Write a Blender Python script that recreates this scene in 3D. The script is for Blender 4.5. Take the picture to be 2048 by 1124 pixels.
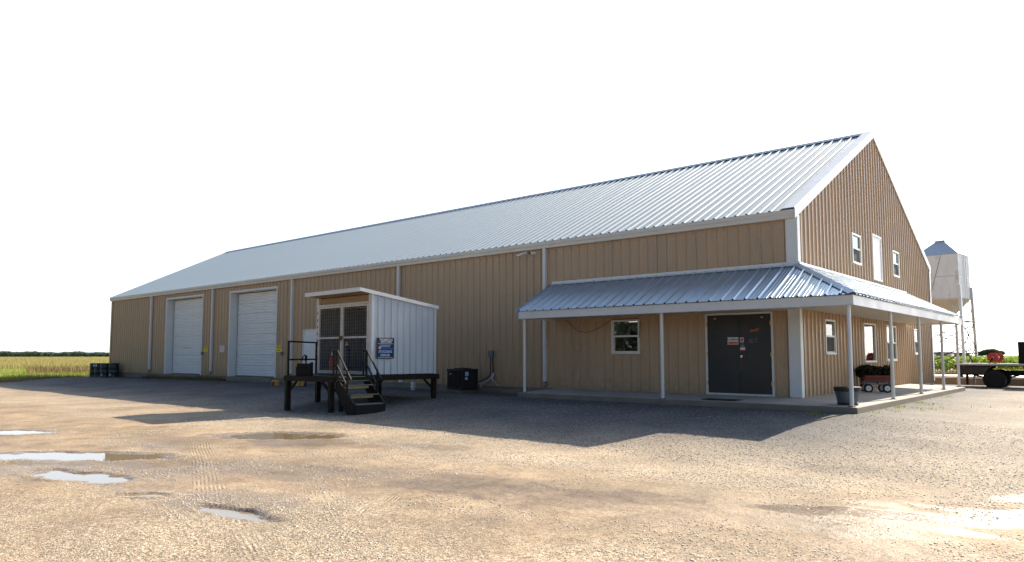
import bpy, math, random
import numpy as np
from mathutils import Vector, Matrix
for o in list(bpy.data.objects): bpy.data.objects.remove(o, do_unlink=True)
S = bpy.context.scene
COL = S.collection
random.seed(7); RNG = np.random.default_rng(11)
R = math.radians

# ---------------------------------------------------------------- camera, sky, sun, exposure
cd = bpy.data.cameras.new('camera'); cam = bpy.data.objects.new('camera', cd); COL.objects.link(cam)
cd.sensor_width = 36.0; cd.lens = 36.0*1436.97/2048; cd.shift_y = 38.98/2048
cd.clip_start = 0.1; cd.clip_end = 9000
cam.location = (6.2833, -18.3658, 1.2571)
cam.rotation_euler = (math.pi/2+0.07587, 0, 0.70917)
S.camera = cam
S.view_settings.view_transform = 'Standard'; S.view_settings.look = 'None'
S.view_settings.gamma = 1; S.view_settings.use_curve_mapping = False
S.view_settings.exposure = 1.08
SUN_EL, SUN_AZ = R(33.2), R(6.0)
w = bpy.data.worlds.new('World'); S.world = w; w.use_nodes = True
nt = w.node_tree; nt.nodes.clear()
sky = nt.nodes.new('ShaderNodeTexSky'); sky.sky_type = 'NISHITA'; sky.sun_disc = False
sky.sun_elevation = SUN_EL; sky.sun_rotation = SUN_AZ
sky.air_density = 1.0; sky.dust_density = 1.0; sky.ozone_density = 2.5
bg = nt.nodes.new('ShaderNodeBackground'); bg.inputs[1].default_value = 0.06
wo = nt.nodes.new('ShaderNodeOutputWorld')
# haze added low on the sun's side, tinted and bounded for shade fill
def wn(ty, **k):
    n = nt.nodes.new(ty)
    for a, v in k.items(): setattr(n, a, v)
    return n
SV = Vector((math.sin(SUN_AZ)*math.cos(SUN_EL), math.cos(SUN_AZ)*math.cos(SUN_EL), math.sin(SUN_EL)))
tcw = wn('ShaderNodeTexCoord'); dp = wn('ShaderNodeVectorMath', operation='DOT_PRODUCT'); dp.inputs[1].default_value = SV
nt.links.new(tcw.outputs['Generated'], dp.inputs[0])
h1 = wn('ShaderNodeMapRange', interpolation_type='SMOOTHSTEP'); h1.inputs[1].default_value = -.01; h1.inputs[2].default_value = .12
nt.links.new(dp.outputs['Value'], h1.inputs[0])
sx_ = wn('ShaderNodeSeparateXYZ'); nt.links.new(tcw.outputs['Generated'], sx_.inputs[0])
h2 = wn('ShaderNodeMapRange', interpolation_type='SMOOTHSTEP'); h2.inputs[1].default_value = .43; h2.inputs[2].default_value = .54; h2.inputs[3].default_value = 1; h2.inputs[4].default_value = 0
nt.links.new(sx_.outputs['Z'], h2.inputs[0])
hm = wn('ShaderNodeMath', operation='MULTIPLY'); nt.links.new(h1.outputs[0], hm.inputs[0]); nt.links.new(h2.outputs[0], hm.inputs[1])
hc = wn('ShaderNodeVectorMath', operation='SCALE'); hc.inputs[0].default_value = (6.5, 7.2, 8.3)
h3 = wn('ShaderNodeMapRange', interpolation_type='SMOOTHSTEP'); h3.inputs[1].default_value = .60; h3.inputs[2].default_value = .98; h3.inputs[4].default_value = 1.5
nt.links.new(dp.outputs['Value'], h3.inputs[0]); h4 = wn('ShaderNodeMath', operation='ADD'); nt.links.new(hm.outputs[0], h4.inputs[0]); nt.links.new(h3.outputs[0], h4.inputs[1]); nt.links.new(h4.outputs[0], hc.inputs['Scale'])
ad = wn('ShaderNodeVectorMath', operation='ADD'); nt.links.new(sky.outputs[0], ad.inputs[0]); nt.links.new(hc.outputs[0], ad.inputs[1])
nt.links.new(ad.outputs[0], bg.inputs[0]); nt.links.new(bg.outputs[0], wo.inputs[0])
sd = bpy.data.lights.new('sun', 'SUN'); sun = bpy.data.objects.new('sun', sd); COL.objects.link(sun)
sd.energy = 5.0; sd.angle = R(0.53); sd.color = (1.0, 0.87, 0.69)
sun.rotation_euler = (-SV).to_track_quat('-Z', 'Y').to_euler()
sun.location = SV*60

# ---------------------------------------------------------------- materials
def new_mat(name):
    m = bpy.data.materials.new(name); m.use_nodes = True
    return m, m.node_tree, m.node_tree.nodes['Principled BSDF']
def mat(name, col, rough=.5, metal=0., var=.12, scale=3., bump=0., bscale=40., stretch=(1, 1, 1), dirt=0., spec=.5, rvar=.1, coat=0., grime=None, splash=0.):
    m, t, b = new_mat(name); N, L = t.nodes, t.links
    tc = N.new('ShaderNodeTexCoord'); mp = N.new('ShaderNodeMapping'); mp.inputs['Scale'].default_value = stretch
    L.new(tc.outputs['Object'], mp.inputs[0])
    nz = N.new('ShaderNodeTexNoise'); nz.inputs['Scale'].default_value = scale; nz.inputs['Detail'].default_value = 6
    L.new(mp.outputs[0], nz.inputs[0])
    rp = N.new('ShaderNodeMapRange'); rp.inputs[1].default_value = .3; rp.inputs[2].default_value = .7
    rp.inputs[3].default_value = 1-var; rp.inputs[4].default_value = 1+var
    L.new(nz.outputs[0], rp.inputs[0])
    mx = N.new('ShaderNodeMix'); mx.data_type = 'RGBA'; mx.blend_type = 'MULTIPLY'; mx.inputs[0].default_value = 1
    mx.inputs[6].default_value = (*col, 1); L.new(rp.outputs[0], mx.inputs[7])
    out = mx.outputs[2]
    if dirt > 0:
        n2 = N.new('ShaderNodeTexNoise'); n2.inputs['Scale'].default_value = scale*2.7; n2.inputs['Detail'].default_value = 8
        L.new(mp.outputs[0], n2.inputs[0])
        r2 = N.new('ShaderNodeMapRange'); r2.inputs[1].default_value = .55; r2.inputs[2].default_value = .75; r2.inputs[4].default_value = dirt
        L.new(n2.outputs[0], r2.inputs[0])
        m2 = N.new('ShaderNodeMix'); m2.data_type = 'RGBA'; L.new(r2.outputs[0], m2.inputs[0]); L.new(out, m2.inputs[6])
        m2.inputs[7].default_value = (*(grime or (.14, .10, .07)), 1); out = m2.outputs[2]
    if splash > 0:
        sz = N.new('ShaderNodeSeparateXYZ'); L.new(tc.outputs['Object'], sz.inputs[0])
        n4 = N.new('ShaderNodeTexNoise'); n4.inputs['Scale'].default_value = 7; n4.inputs['Detail'].default_value = 7; L.new(tc.outputs['Object'], n4.inputs[0])
        a4 = N.new('ShaderNodeMath'); a4.operation = 'MULTIPLY_ADD'; a4.inputs[1].default_value = 1.3; L.new(n4.outputs[0], a4.inputs[0])
        z4 = N.new('ShaderNodeMapRange'); z4.inputs[1].default_value = .15; z4.inputs[2].default_value = 1.15; z4.inputs[3].default_value = .15; z4.inputs[4].default_value = -.75
        L.new(sz.outputs['Z'], z4.inputs[0]); L.new(z4.outputs[0], a4.inputs[2])
        r4 = N.new('ShaderNodeMapRange'); r4.inputs[1].default_value = .35; r4.inputs[2].default_value = .8; r4.inputs[4].default_value = splash; L.new(a4.outputs[0], r4.inputs[0])
        m4 = N.new('ShaderNodeMix'); m4.data_type = 'RGBA'; L.new(r4.outputs[0], m4.inputs[0]); L.new(out, m4.inputs[6]); m4.inputs[7].default_value = (.17, .115, .07, 1); out = m4.outputs[2]
    L.new(out, b.inputs['Base Color'])
    rr = N.new('ShaderNodeMapRange'); rr.inputs[1].default_value = .3; rr.inputs[2].default_value = .7
    rr.inputs[3].default_value = max(.02, rough-rvar); rr.inputs[4].default_value = min(1, rough+rvar)
    L.new(nz.outputs[0], rr.inputs[0]); L.new(rr.outputs[0], b.inputs['Roughness'])
    b.inputs['Metallic'].default_value = metal; b.inputs['Specular IOR Level'].default_value = spec
    b.inputs['Coat Weight'].default_value = coat
    if bump > 0:
        n3 = N.new('ShaderNodeTexNoise'); n3.inputs['Scale'].default_value = bscale; n3.inputs['Detail'].default_value = 4
        L.new(mp.outputs[0], n3.inputs[0])
        bp = N.new('ShaderNodeBump'); bp.inputs['Strength'].default_value = bump; bp.inputs['Distance'].default_value = .01
        L.new(n3.outputs[0], bp.inputs['Height']); L.new(bp.outputs[0], b.inputs['Normal'])
    return m
M = {}
M['tan'] = mat('tan_painted_steel', (.47, .325, .197), .32, 0, .08, .8, .10, 1.6, (1.5, 1.5, .25), .25, .55, grime=(.34, .25, .16), splash=.22)
M['roof'] = mat('galvalume_roof', (.40, .475, .53), .62, .10, .06, .9, .06, 2.0, (2, .3, .3), 0, .2, .06)
M['porchroof'] = mat('galvalume_porch_roof', (.48, .59, .69), .38, .7, .08, 1.2, .06, 2.5, (2, .4, .4), 0, .5, .06)
M['trim'] = mat('white_trim', (.70, .71, .70), .42, 0, .04, 2., 0, 40, (1, 1, 1), .15, .5, grime=(.5, .46, .40))
M['gutter'] = mat('cream_gutter', (.68, .65, .58), .45, 0, .05, 2., 0, 40, (.4, 1, 1), .25, .5, grime=(.40, .36, .30))
M['door_white'] = mat('white_overhead_door', (.78, .80, .80), .45, 0, .05, 1.5, .06, 4, (.6, 1, 2), .15, .5, grime=(.45, .43, .38))
M['vinyl'] = mat('white_vinyl', (.74, .73, .68), .4, 0, .03, 4.)
M['soffit'] = mat('white_soffit', (.60, .57, .51), .5, 0, .06, 2., 0, 40, (1, 1, 1), .2, .4, grime=(.42, .38, .31))
M['concrete_top'] = mat('swept_concrete', (.40, .375, .34), .85, 0, .12, 1.3, .3, 60, (1, 1, 1), .3, .3, grime=(.33, .29, .24))
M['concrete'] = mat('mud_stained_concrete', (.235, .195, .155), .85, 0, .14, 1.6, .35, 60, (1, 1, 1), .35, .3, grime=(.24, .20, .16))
M['door_dark'] = mat('charcoal_door_paint', (.017, .018, .018), .42, 0, .2, 1.2, .05, 8, (1, 1, .6), .18, .5, grime=(.055, .050, .045))
M['black_steel'] = mat('black_steel', (.008, .008, .008), .55, 0, .3, 6, .1, 60, (1, 1, 1), .3, .2, grime=(.020, .016, .013))
M['brown_steel'] = mat('weathered_black_post', (.014, .011, .008), .6, 0, .3, 4, .2, 50, (1, 1, .3), .4, .2, grime=(.045, .03, .02))
M['rubber'] = mat('tyre_rubber', (.018, .017, .016), .75, 0, .2, 8, .2, 60, (1, 1, 1), .3, .3, grime=(.06, .05, .04))
M['shedwhite'] = mat('white_shed_steel', (.55, .59, .62), .4, 0, .05, 1.5, .05, 4, (1, 1, .4), .15, .5, grime=(.5, .5, .47))
M['rust_white'] = mat('chipped_white_paint', (.62, .58, .52), .55, 0, .12, 8, .1, 60, (1, 1, 1), .5, .4, grime=(.28, .14, .07))
M['plywood'] = mat('weathered_plywood', (.30, .21, .12), .8, 0, .2, 3, .2, 40, (.3, 1, 4))
M['nosing'] = mat('yellow_cream_paint', (.62, .53, .27), .6, 0, .12, 8, 0, 40, (1, 1, 1), .3, .4, grime=(.3, .25, .15))
M['tread'] = mat('grey_step_tread', (.12, .135, .14), .45, .3, .2, 8, .3, 90)
M['galv'] = mat('galvanised_steel', (.56, .57, .58), .45, .6, .12, 3, 0, 40, (1, 1, 1), .2, .5, grime=(.34, .28, .22))
M['binwhite'] = mat('weathered_white_bin', (.74, .74, .74), .55, .0, .12, 1.2, .05, 10, (1, 1, .4), .45, .4, grime=(.24, .22, .19))
M['binroof'] = mat('blue_grey_bin_roof', (.46, .54, .64), .5, .2, .1, 1.2)
M['bintan'] = mat('rust_stained_hopper', (.62, .54, .44), .65, .1, .15, 1.5, 0, 40, (1, 1, .5), .4, .4, grime=(.28, .18, .11))
M['rust'] = mat('rusty_pipe', (.15, .075, .04), .8, .1, .25, 8, .2, 60)
M['screen'] = mat('insect_screen', (.05, .05, .05), .8, 0, .1, 3)
M['yellow'] = mat('yellow_sign', (.80, .62, .02), .5, 0, .05, 6)
M['white'] = mat('white_sign', (.78, .77, .74), .5, 0, .03, 6)
M['ink'] = mat('black_ink', (.015, .015, .015), .6, 0, .0, 1)
M['redink'] = mat('red_print', (.55, .045, .03), .5, 0, .05, 6)
M['orange'] = mat('orange_vinyl', (.62, .12, .02), .5, 0, .05, 6)
M['navy'] = mat('navy_sign', (.010, .018, .055), .4, 0, .2, 3)
M['blue'] = mat('blue_print', (.04, .10, .32), .5, 0, .1, 3)
M['paleblue'] = mat('pale_blue_print', (.45, .60, .85), .5, 0, .05, 3)
M['yblock'] = mat('faded_yellow_plastic', (.62, .36, .06), .55, 0, .12, 4, .1, 40, (1, 1, 1), .4, .4, grime=(.3, .2, .09))
M['pvc'] = mat('white_pvc', (.72, .72, .72), .35, 0, .03, 6)
M['greybox'] = mat('grey_electrical_box', (.17, .20, .22), .5, .2, .1, 6)
M['acgrey'] = mat('dark_ac_cabinet', (.018, .020, .024), .5, .2, .15, 5)
M['drum'] = mat('dark_green_drum', (.012, .030, .030), .38, 0, .25, 4, 0, 40, (1, 1, 1), .2, .5, grime=(.04, .04, .035))
M['tub'] = mat('grey_tub', (.085, .10, .115), .6, .1, .25, 4, .1, 30, (3, 3, .5), .35, .4, grime=(.07, .06, .055))
M['redwood'] = mat('red_wagon_slat', (.17, .026, .018), .5, 0, .15, 6, .1, 40)
M['reel'] = mat('red_reel_paint', (.55, .05, .03), .45, 0, .12, 4, 0, 40, (1, 1, 1), .25, .5, grime=(.25, .06, .04))
M['redcyl'] = mat('red_cylinder', (.25, .03, .025), .4, 0, .1, 5)
M['bluecyl'] = mat('dark_blue_cylinder', (.012, .024, .055), .4, 0, .2, 5)
M['chrome'] = mat('chrome', (.7, .7, .72), .2, 1, .05, 5)
M['brass'] = mat('brass_valve', (.6, .42, .2), .35, 1, .1, 5)
M['bed'] = mat('dark_flatbed_paint', (.040, .035, .032), .5, .1, .25, 2, .1, 20, (1, 1, 1), .5, .4, grime=(.13, .09, .055))
M['bedwood'] = mat('grey_bed_planks', (.26, .22, .18), .8, 0, .2, 3, .2, 50)
M['truckwhite'] = mat('white_truck_paint', (.78, .79, .8), .25, 0, .02, 2, coat=.5)
M['mat_door'] = mat('dark_door_mat', (.020, .018, .016), .95, 0, .3, 20, .6, 120)
M['dark_in'] = mat('dark_interior', (.03, .028, .025), .8, 0, .2, 2)
M['bark'] = mat('bark', (.09, .065, .045), .9, 0, .3, 6, .4, 20)
def emat(name, col, s):
    m, t, b = new_mat(name); b.inputs['Base Color'].default_value = (*col, 1)
    b.inputs['Emission Color'].default_value = (*col, 1); b.inputs['Emission Strength'].default_value = s; return m
M['tube'] = emat('fluorescent_tube', (1, .98, .92), 1.3)
def glass_mat(name, tint, trans):
    m, t, b = new_mat(name); N, L = t.nodes, t.links
    gl = N.new('ShaderNodeBsdfGlossy'); gl.inputs['Roughness'].default_value = .015; gl.inputs[0].default_value = (.95, .97, 1, 1)
    tr = N.new('ShaderNodeBsdfTransparent'); tr.inputs[0].default_value = (*tint, 1)
    fr = N.new('ShaderNodeFresnel'); fr.inputs[0].default_value = 1.85
    nz = N.new('ShaderNodeTexNoise'); nz.inputs['Scale'].default_value = 2.2
    tc = N.new('ShaderNodeTexCoord'); L.new(tc.outputs['Object'], nz.inputs[0])
    bp = N.new('ShaderNodeBump'); bp.inputs['Strength'].default_value = .03; bp.inputs['Distance'].default_value = .02
    L.new(nz.outputs[0], bp.inputs['Height']); L.new(bp.outputs[0], gl.inputs['Normal'])
    mx = N.new('ShaderNodeMixShader'); L.new(fr.outputs[0], mx.inputs[0]); L.new(tr.outputs[0], mx.inputs[1]); L.new(gl.outputs[0], mx.inputs[2])
    L.new(mx.outputs[0], N['Material Output'].inputs[0]); return m
M['glass'] = glass_mat('window_glass', (.75, .78, .78), True)
def leaf_mat(name, c0, c1, trans=.35, rough=.5):
    m, t, b = new_mat(name); N, L = t.nodes, t.links
    a = N.new('ShaderNodeAttribute'); a.attribute_name = 'tint'
    r = N.new('ShaderNodeMix'); r.data_type = 'RGBA'; r.inputs[6].default_value = (*c0, 1); r.inputs[7].default_value = (*c1, 1)
    L.new(a.outputs['Fac'], r.inputs[0]); L.new(r.outputs[2], b.inputs['Base Color']); b.inputs['Roughness'].default_value = rough
    b.inputs['Specular IOR Level'].default_value = .3
    tl = N.new('ShaderNodeBsdfTranslucent'); L.new(r.outputs[2], tl.inputs[0])
    mx = N.new('ShaderNodeMixShader'); mx.inputs[0].default_value = trans
    L.new(b.outputs[0], mx.inputs[1]); L.new(tl.outputs[0], mx.inputs[2]); L.new(mx.outputs[0], N['Material Output'].inputs[0]); return m
M['grass'] = leaf_mat('green_grass', (.16, .25, .03), (.34, .38, .08))
M['crop'] = leaf_mat('ripening_crop', (.25, .25, .07), (.42, .36, .13))
M['bush'] = leaf_mat('leafy_crop', (.09, .19, .02), (.30, .40, .05))
M['tree'] = leaf_mat('tree_foliage', (.045, .085, .04), (.12, .17, .08))
M['bough'] = leaf_mat('evergreen_bough', (.010, .014, .006), (.035, .036, .014), .1)
M['woods'] = leaf_mat('dark_woods', (.012, .020, .010), (.035, .05, .022), .1)  # foliage colour deepened so its window reflection stays dark
M['dry'] = leaf_mat('dry_grass', (.18, .12, .05), (.30, .22, .10))

# ---------------------------------------------------------------- mesh helpers
class MB:
    def __init__(s): s.v = []; s.f = []
    def quad(s, a, b, c, d):
        n = len(s.v); s.v += [tuple(a), tuple(b), tuple(c), tuple(d)]; s.f.append((n, n+1, n+2, n+3))
    def box(s, x0, x1, y0, y1, z0, z1):
        x0, x1 = min(x0, x1), max(x0, x1); y0, y1 = min(y0, y1), max(y0, y1); z0, z1 = min(z0, z1), max(z0, z1)
        n = len(s.v); s.v += [(x, y, z) for z in (z0, z1) for y in (y0, y1) for x in (x0, x1)]
        s.f += [tuple(n+i for i in q) for q in ((0, 2, 3, 1), (4, 5, 7, 6), (0, 1, 5, 4), (2, 6, 7, 3), (0, 4, 6, 2), (1, 3, 7, 5))]
        return s
    def beam(s, a, b, wx, wz, up=(0, 0, 1)):
        a, b = Vector(a), Vector(b); d = (b-a).normalized(); u = Vector(up)
        if abs(d.dot(u)) > .99: u = Vector((0, 1, 0))
        r = d.cross(u).normalized()*wx/2; u = r.cross(d).normalized()*wz/2
        n = len(s.v); s.v += [tuple(p+i*r+j*u) for p in (a, b) for i, j in ((-1, -1), (1, -1), (1, 1), (-1, 1))]
        s.f += [tuple(n+i for i in q) for q in ((3, 2, 1, 0), (4, 5, 6, 7), (0, 1, 5, 4), (1, 2, 6, 5), (2, 3, 7, 6), (3, 0, 4, 7))]
        return s
    def tube(s, pts, r, k=8):
        pts = [Vector(p) for p in pts]; n = len(s.v); pu = None
        for i, p in enumerate(pts):
            d = (pts[min(i+1, len(pts)-1)]-pts[max(i-1, 0)]).normalized()
            u = Vector((0, 0, 1)) if abs(d.z) < .95 else Vector((0, 1, 0))
            if pu is not None: u = pu
            x = d.cross(u).normalized(); y = x.cross(d).normalized(); pu = y
            rr = r[i] if isinstance(r, (list, tuple)) else r
            s.v += [tuple(p+rr*(math.cos(2*math.pi*j/k)*x+math.sin(2*math.pi*j/k)*y)) for j in range(k)]
        for i in range(len(pts)-1):
            for j in range(k):
                a = n+i*k+j; b = n+i*k+(j+1) % k; s.f.append((a, b, b+k, a+k))
        s.f.append(tuple(n+j for j in range(k))[::-1]); s.f.append(tuple(n+(len(pts)-1)*k+j for j in range(k))); return s
    def lathe(s, prof, c=(0, 0, 0), axis='z', k=20):
        n = len(s.v); c = Vector(c)
        for r, h in prof:
            for j in range(k):
                a = 2*math.pi*j/k; x, y = r*math.cos(a), r*math.sin(a)
                p = (x, y, h) if axis == 'z' else ((x, h, y) if axis == 'y' else (h, x, y))
                s.v.append(tuple(c+Vector(p)))
        for i in range(len(prof)-1):
            for j in range(k):
                a = n+i*k+j; b = n+i*k+(j+1) % k; s.f.append((a, b, b+k, a+k))
        s.f.append(tuple(n+j for j in range(k))[::-1]); s.f.append(tuple(n+(len(prof)-1)*k+j for j in range(k))); return s
    def prism(s, poly, d0, d1, axis='y'):
        n = len(s.v); k = len(poly)
        for d in (d0, d1):
            for a, b in poly: s.v.append((a, d, b) if axis == 'y' else ((d, a, b) if axis == 'x' else (a, b, d)))
        s.f.append(tuple(n+i for i in range(k))); s.f.append(tuple(n+k+i for i in range(k))[::-1])
        for i in range(k): s.f.append((n+i, n+k+i, n+k+(i+1) % k, n+(i+1) % k))
        return s
def obj(name, mb, m, parent=None, smooth=False, bevel=0., label=None, fixn=True):
    me = bpy.data.meshes.new(name)
    me.from_pydata(mb.v, [], mb.f); me.materials.append(M[m] if isinstance(m, str) else m)
    if fixn:
        import bmesh
        bm = bmesh.new(); bm.from_mesh(me); bmesh.ops.recalc_face_normals(bm, faces=bm.faces)
        if bevel > 0: bmesh.ops.bevel(bm, geom=list(bm.edges), offset=bevel, segments=1, affect='EDGES', clamp_overlap=True)
        bm.to_mesh(me); bm.free()
    if smooth: me.shade_smooth(); me.set_sharp_from_angle(angle=R(40))
    o = bpy.data.objects.new(name, me); COL.objects.link(o)
    if parent: o.parent = parent
    if label: o['label'] = label
    return o
def tag(o, label, cat, group=None):
    o['label'] = label; o['category'] = cat
    if group: o['group'] = group
    return o
def thing(name, label, cat, loc=(0, 0, 0), rz=0, group=None):
    o = bpy.data.objects.new(name, None); COL.objects.link(o); o.location = loc; o.rotation_euler = (0, 0, rz)
    o.empty_display_size = .3
    return tag(o, label, cat, group)
def kind(o, k): o['kind'] = k; return o
def share(o, parent=None, loc=None, rot=None):
    c = o.copy(); COL.objects.link(c)
    if parent: c.parent = parent
    if loc is not None: c.location = loc
    if rot is not None: c.rotation_euler = rot
    return c
def copy_tree(o, parent=None):
    c = o.copy(); COL.objects.link(c)
    if parent: c.parent = parent
    for ch in [x for x in bpy.data.objects if x.parent == o]: copy_tree(ch, c)
    return c
def npmesh(name, v, f, m, attrs=None, smooth=False, parent=None):
    me = bpy.data.meshes.new(name); v = np.asarray(v, np.float32); f = np.asarray(f, np.int32); k = f.shape[1]
    me.vertices.add(len(v)); me.vertices.foreach_set('co', v.ravel())
    me.loops.add(f.size); me.loops.foreach_set('vertex_index', f.ravel())
    me.polygons.add(len(f)); me.polygons.foreach_set('loop_start', np.arange(0, f.size, k, dtype=np.int32))
    me.update(calc_edges=True); me.materials.append(M[m] if isinstance(m, str) else m)
    for n, a in (attrs or {}).items():
        at = me.attributes.new(n, 'FLOAT', 'POINT'); at.data.foreach_set('value', np.asarray(a, np.float32))
    if smooth: me.shade_smooth()
    o = bpy.data.objects.new(name, me); COL.objects.link(o)
    if parent: o.parent = parent
    return o
def text(name, body, size, m, parent, loc, rot, align='CENTER', shear=0., sx=1., bold=0.):
    c = bpy.data.curves.new(name, 'FONT'); c.body = body; c.size = size; c.align_x = align; c.align_y = 'CENTER'; c.shear = shear; c.offset = bold
    c.extrude = .0012; c.resolution_u = 3
    t = bpy.data.objects.new(name+'_curve', c); COL.objects.link(t)
    bpy.context.view_layer.update()
    me = bpy.data.meshes.new_from_object(t.evaluated_get(bpy.context.evaluated_depsgraph_get()))
    bpy.data.objects.remove(t, do_unlink=True); bpy.data.curves.remove(c)
    me.materials.clear(); me.materials.append(M[m]); me.name = name
    o = bpy.data.objects.new(name, me); COL.objects.link(o)
    o.parent = parent; o.location = loc; o.rotation_euler = rot; o.scale = (sx, 1, 1); return o

# value noise
_tab = RNG.random((256, 256)).astype(np.float64)
def vnoise(x, y):
    xi = np.floor(x).astype(int); yi = np.floor(y).astype(int); fx = x-xi; fy = y-yi
    fx = fx*fx*(3-2*fx); fy = fy*fy*(3-2*fy); g = lambda a, b: _tab[a & 255, b & 255]
    return (g(xi, yi)*(1-fx)+g(xi+1, yi)*fx)*(1-fy)+(g(xi, yi+1)*(1-fx)+g(xi+1, yi+1)*fx)*fy
def fbm(x, y, o=4):
    s = 0; a = .5; t = 0
    for i in range(o): s = s+a*vnoise(x*2**i+17.3*i, y*2**i+9.1*i); t += a; a *= .5
    return s/t
def sstep(a, b, x): t = np.clip((x-a)/(b-a), 0, 1); return t*t*(3-2*t)

# ---------------------------------------------------------------- ground
# puddles: (cx, cy, half axis a, half axis b, angle, noise, frequency)
LVL = -.312
PUD = [(-10.6, -14.1, 1.0, .40, .6, 1.0, 1.4), (-5.75, -14.35, 1.30, .46, .62, 1.25, 1.8), (-3.85, -14.98, .95, .24, .25, 1.35, 2.6), (-5.95, -10.9, 1.25, .55, .75, 1.2, 1.4),
       (-1.9, -14.95, .30, .12, .6, .9, 3.), (-.42, -14.78, .62, .12, .1, 1.3, 3.), (8.0, -7.5, 2.2, .36, .62, 2., 1.2), (9.6, -5.8, 2.0, .8, .7, 2., 1.1)]
PUD = [(6.28+(p[0]-6.28)*1.033, -18.37+(p[1]+18.37)*1.033)+p[2:] for p in PUD]
TR = [([(3.0, -16.4), (1.27, -15.73), (.86, -15.58), (-.42, -14.91), (-2.61, -13.89), (-4.6, -12.98), (-6.9, -11.94)], .20), ([(3.2, -16.3), (1.49, -15.54), (.79, -15.27), (-1.2, -14.45)], .16),
      ([(.95, -14.5), (.73, -14.19), (.24, -13.44), (-.49, -12.31)], .17), ([(-6, -13.2), (-2, -12.95), (1.6, -12.6), (4.6, -11.7), (9, -9.4)], .15)]
def base_z(x, y):
    dx = np.maximum(np.maximum(-43.5-x, x-1.8), 0); dy = np.maximum(np.maximum(-1.78-y, y-15.9), 0)
    d = np.hypot(dx, dy)
    front = 1-.75*sstep(-4, 14, y)
    z = -.30*sstep(.0, 6.5, d)*front
    far = sstep(30, 70, np.hypot(x-6, y+18))
    return z*(1-far)+(-.2)*far*(1-sstep(10, 30, y))+(-.1)*far*sstep(10, 30, y)
def ground(x, y):
    z = base_z(x, y)
    near = 1-sstep(40, 80, np.hypot(x-6, y+18))
    d = np.hypot(np.maximum(np.maximum(-43.5-x, x-1.8), 0), np.maximum(np.maximum(-1.78-y, y-15.9), 0))
    und = (fbm(x*.35, y*.35, 4)-.5)*.06+(fbm(x*1.7+5, y*1.7, 3)-.5)*.03
    z = z+und*near*sstep(0, 2.5, d)*(y < 6)
    wet = np.zeros_like(z)
    for cx, cy, a, b, an, nz, fq in PUD:
        u = ((x-cx)*math.cos(an)+(y-cy)*math.sin(an))/a; v = (-(x-cx)*math.sin(an)+(y-cy)*math.cos(an))/b
        r2 = u*u+v*v
        fl = nz > 1.5
        F = r2-1+(1.0 if fl else nz)*2*(fbm(x*fq+cx, y*fq+cy, 4)-.5)+(2.6*(fbm(x*11, y*11, 2)-.47)+1.5*(fbm(x*2.5, y*4.5, 3)-.5) if fl else 1.3*(fbm(x*6, y*7, 3)-.5))
        t = LVL+np.clip((.009 if fl else .03)*F, -.03, .03)
        k = 1-sstep(1.5, 3.2, r2)
        z = np.where(r2 < 3.2, z*(1-k)+np.minimum(np.maximum(t, LVL-.03), np.maximum(z, LVL+.02))*k, z)
        wet = np.maximum(wet, (1-sstep(.05, 1.0, F))*(1-sstep(1.6, 3.2, r2)))
    for cx, cy, a, b, an in ((5.2, -10.1, 2.6, .38, .45), (7.6, -7.7, 4.0, .75, .60), (.6, -12.0, 4.6, 1.0, .20), (-1.2, -14.4, 2.4, .6, .3), (-4.2, -14.0, 3.2, 1.1, .5), (-4.6, -10.9, 3.2, 1.0, .7)):
        u = ((x-cx)*math.cos(an)+(y-cy)*math.sin(an))/a; v = (-(x-cx)*math.sin(an)+(y-cy)*math.cos(an))/b
        F = u*u+v*v+2.6*(fbm(x*.9+3, y*1.9+cx, 5)-.5); wet = np.maximum(wet, (.85 if cx > 2 else .60)*(1-sstep(.1, 1.3, F)))
    return z, wet
def axis(segs):
    out = []
    for a, b, s in segs:
        n = max(1, int(round((b-a)/s))); out += list(np.linspace(a, b, n, endpoint=False))
    return np.array(out+[segs[-1][1]])
gx = axis([(-4000, -600, 340), (-600, -100, 25), (-100, -46, 2), (-46, -14, .4), (-14, -9, .12), (-9, 9.5, .035), (9.5, 14, .15), (14, 40, 1.), (40, 200, 10), (200, 4000, 380)])
gy = axis([(-4000, -200, 380), (-200, -30, 10), (-30, -17.2, .8), (-17.2, -9, .035), (-9, -1.6, .1), (-1.6, 16, .6), (16, 80, 2.), (80, 400, 20), (400, 4000, 360)])
X, Y = np.meshgrid(gx, gy); X = X.ravel(); Y = Y.ravel()
Z, WET = ground(X, Y)
def mudmask(x, y):
    n = fbm(x*.45+3, y*.45+8, 4); n2 = fbm(x*.16+30, y*.16, 3)
    line = y+12.2-.30*(x-0)*(x > -3)-.12*(x+3)*(x <= -3)
    band = np.exp(-(line/1.7)**2)
    m = sstep(.36, .62, .40*n+.24*n2+.34*band+.10)
    d = np.hypot(np.maximum(np.maximum(-43.5-x, x-1.8), 0), np.maximum(np.maximum(-1.78-y, y-15.9), 0))
    return m*(.15+.85*sstep(5.0, 8.5, d))*(1-.45*sstep(-14.2, -16, y)*sstep(-1, 1.5, x))
MUD = mudmask(X, Y)
tru = np.zeros_like(X); trm = np.zeros_like(X)
tfade = (.45+.55*sstep(.28, .55, fbm(X*.4+40, Y*.4+3, 3)))*(.4+.6*sstep(.25, .6, fbm(X*2.5+7, Y*2.5, 3)))
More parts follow.
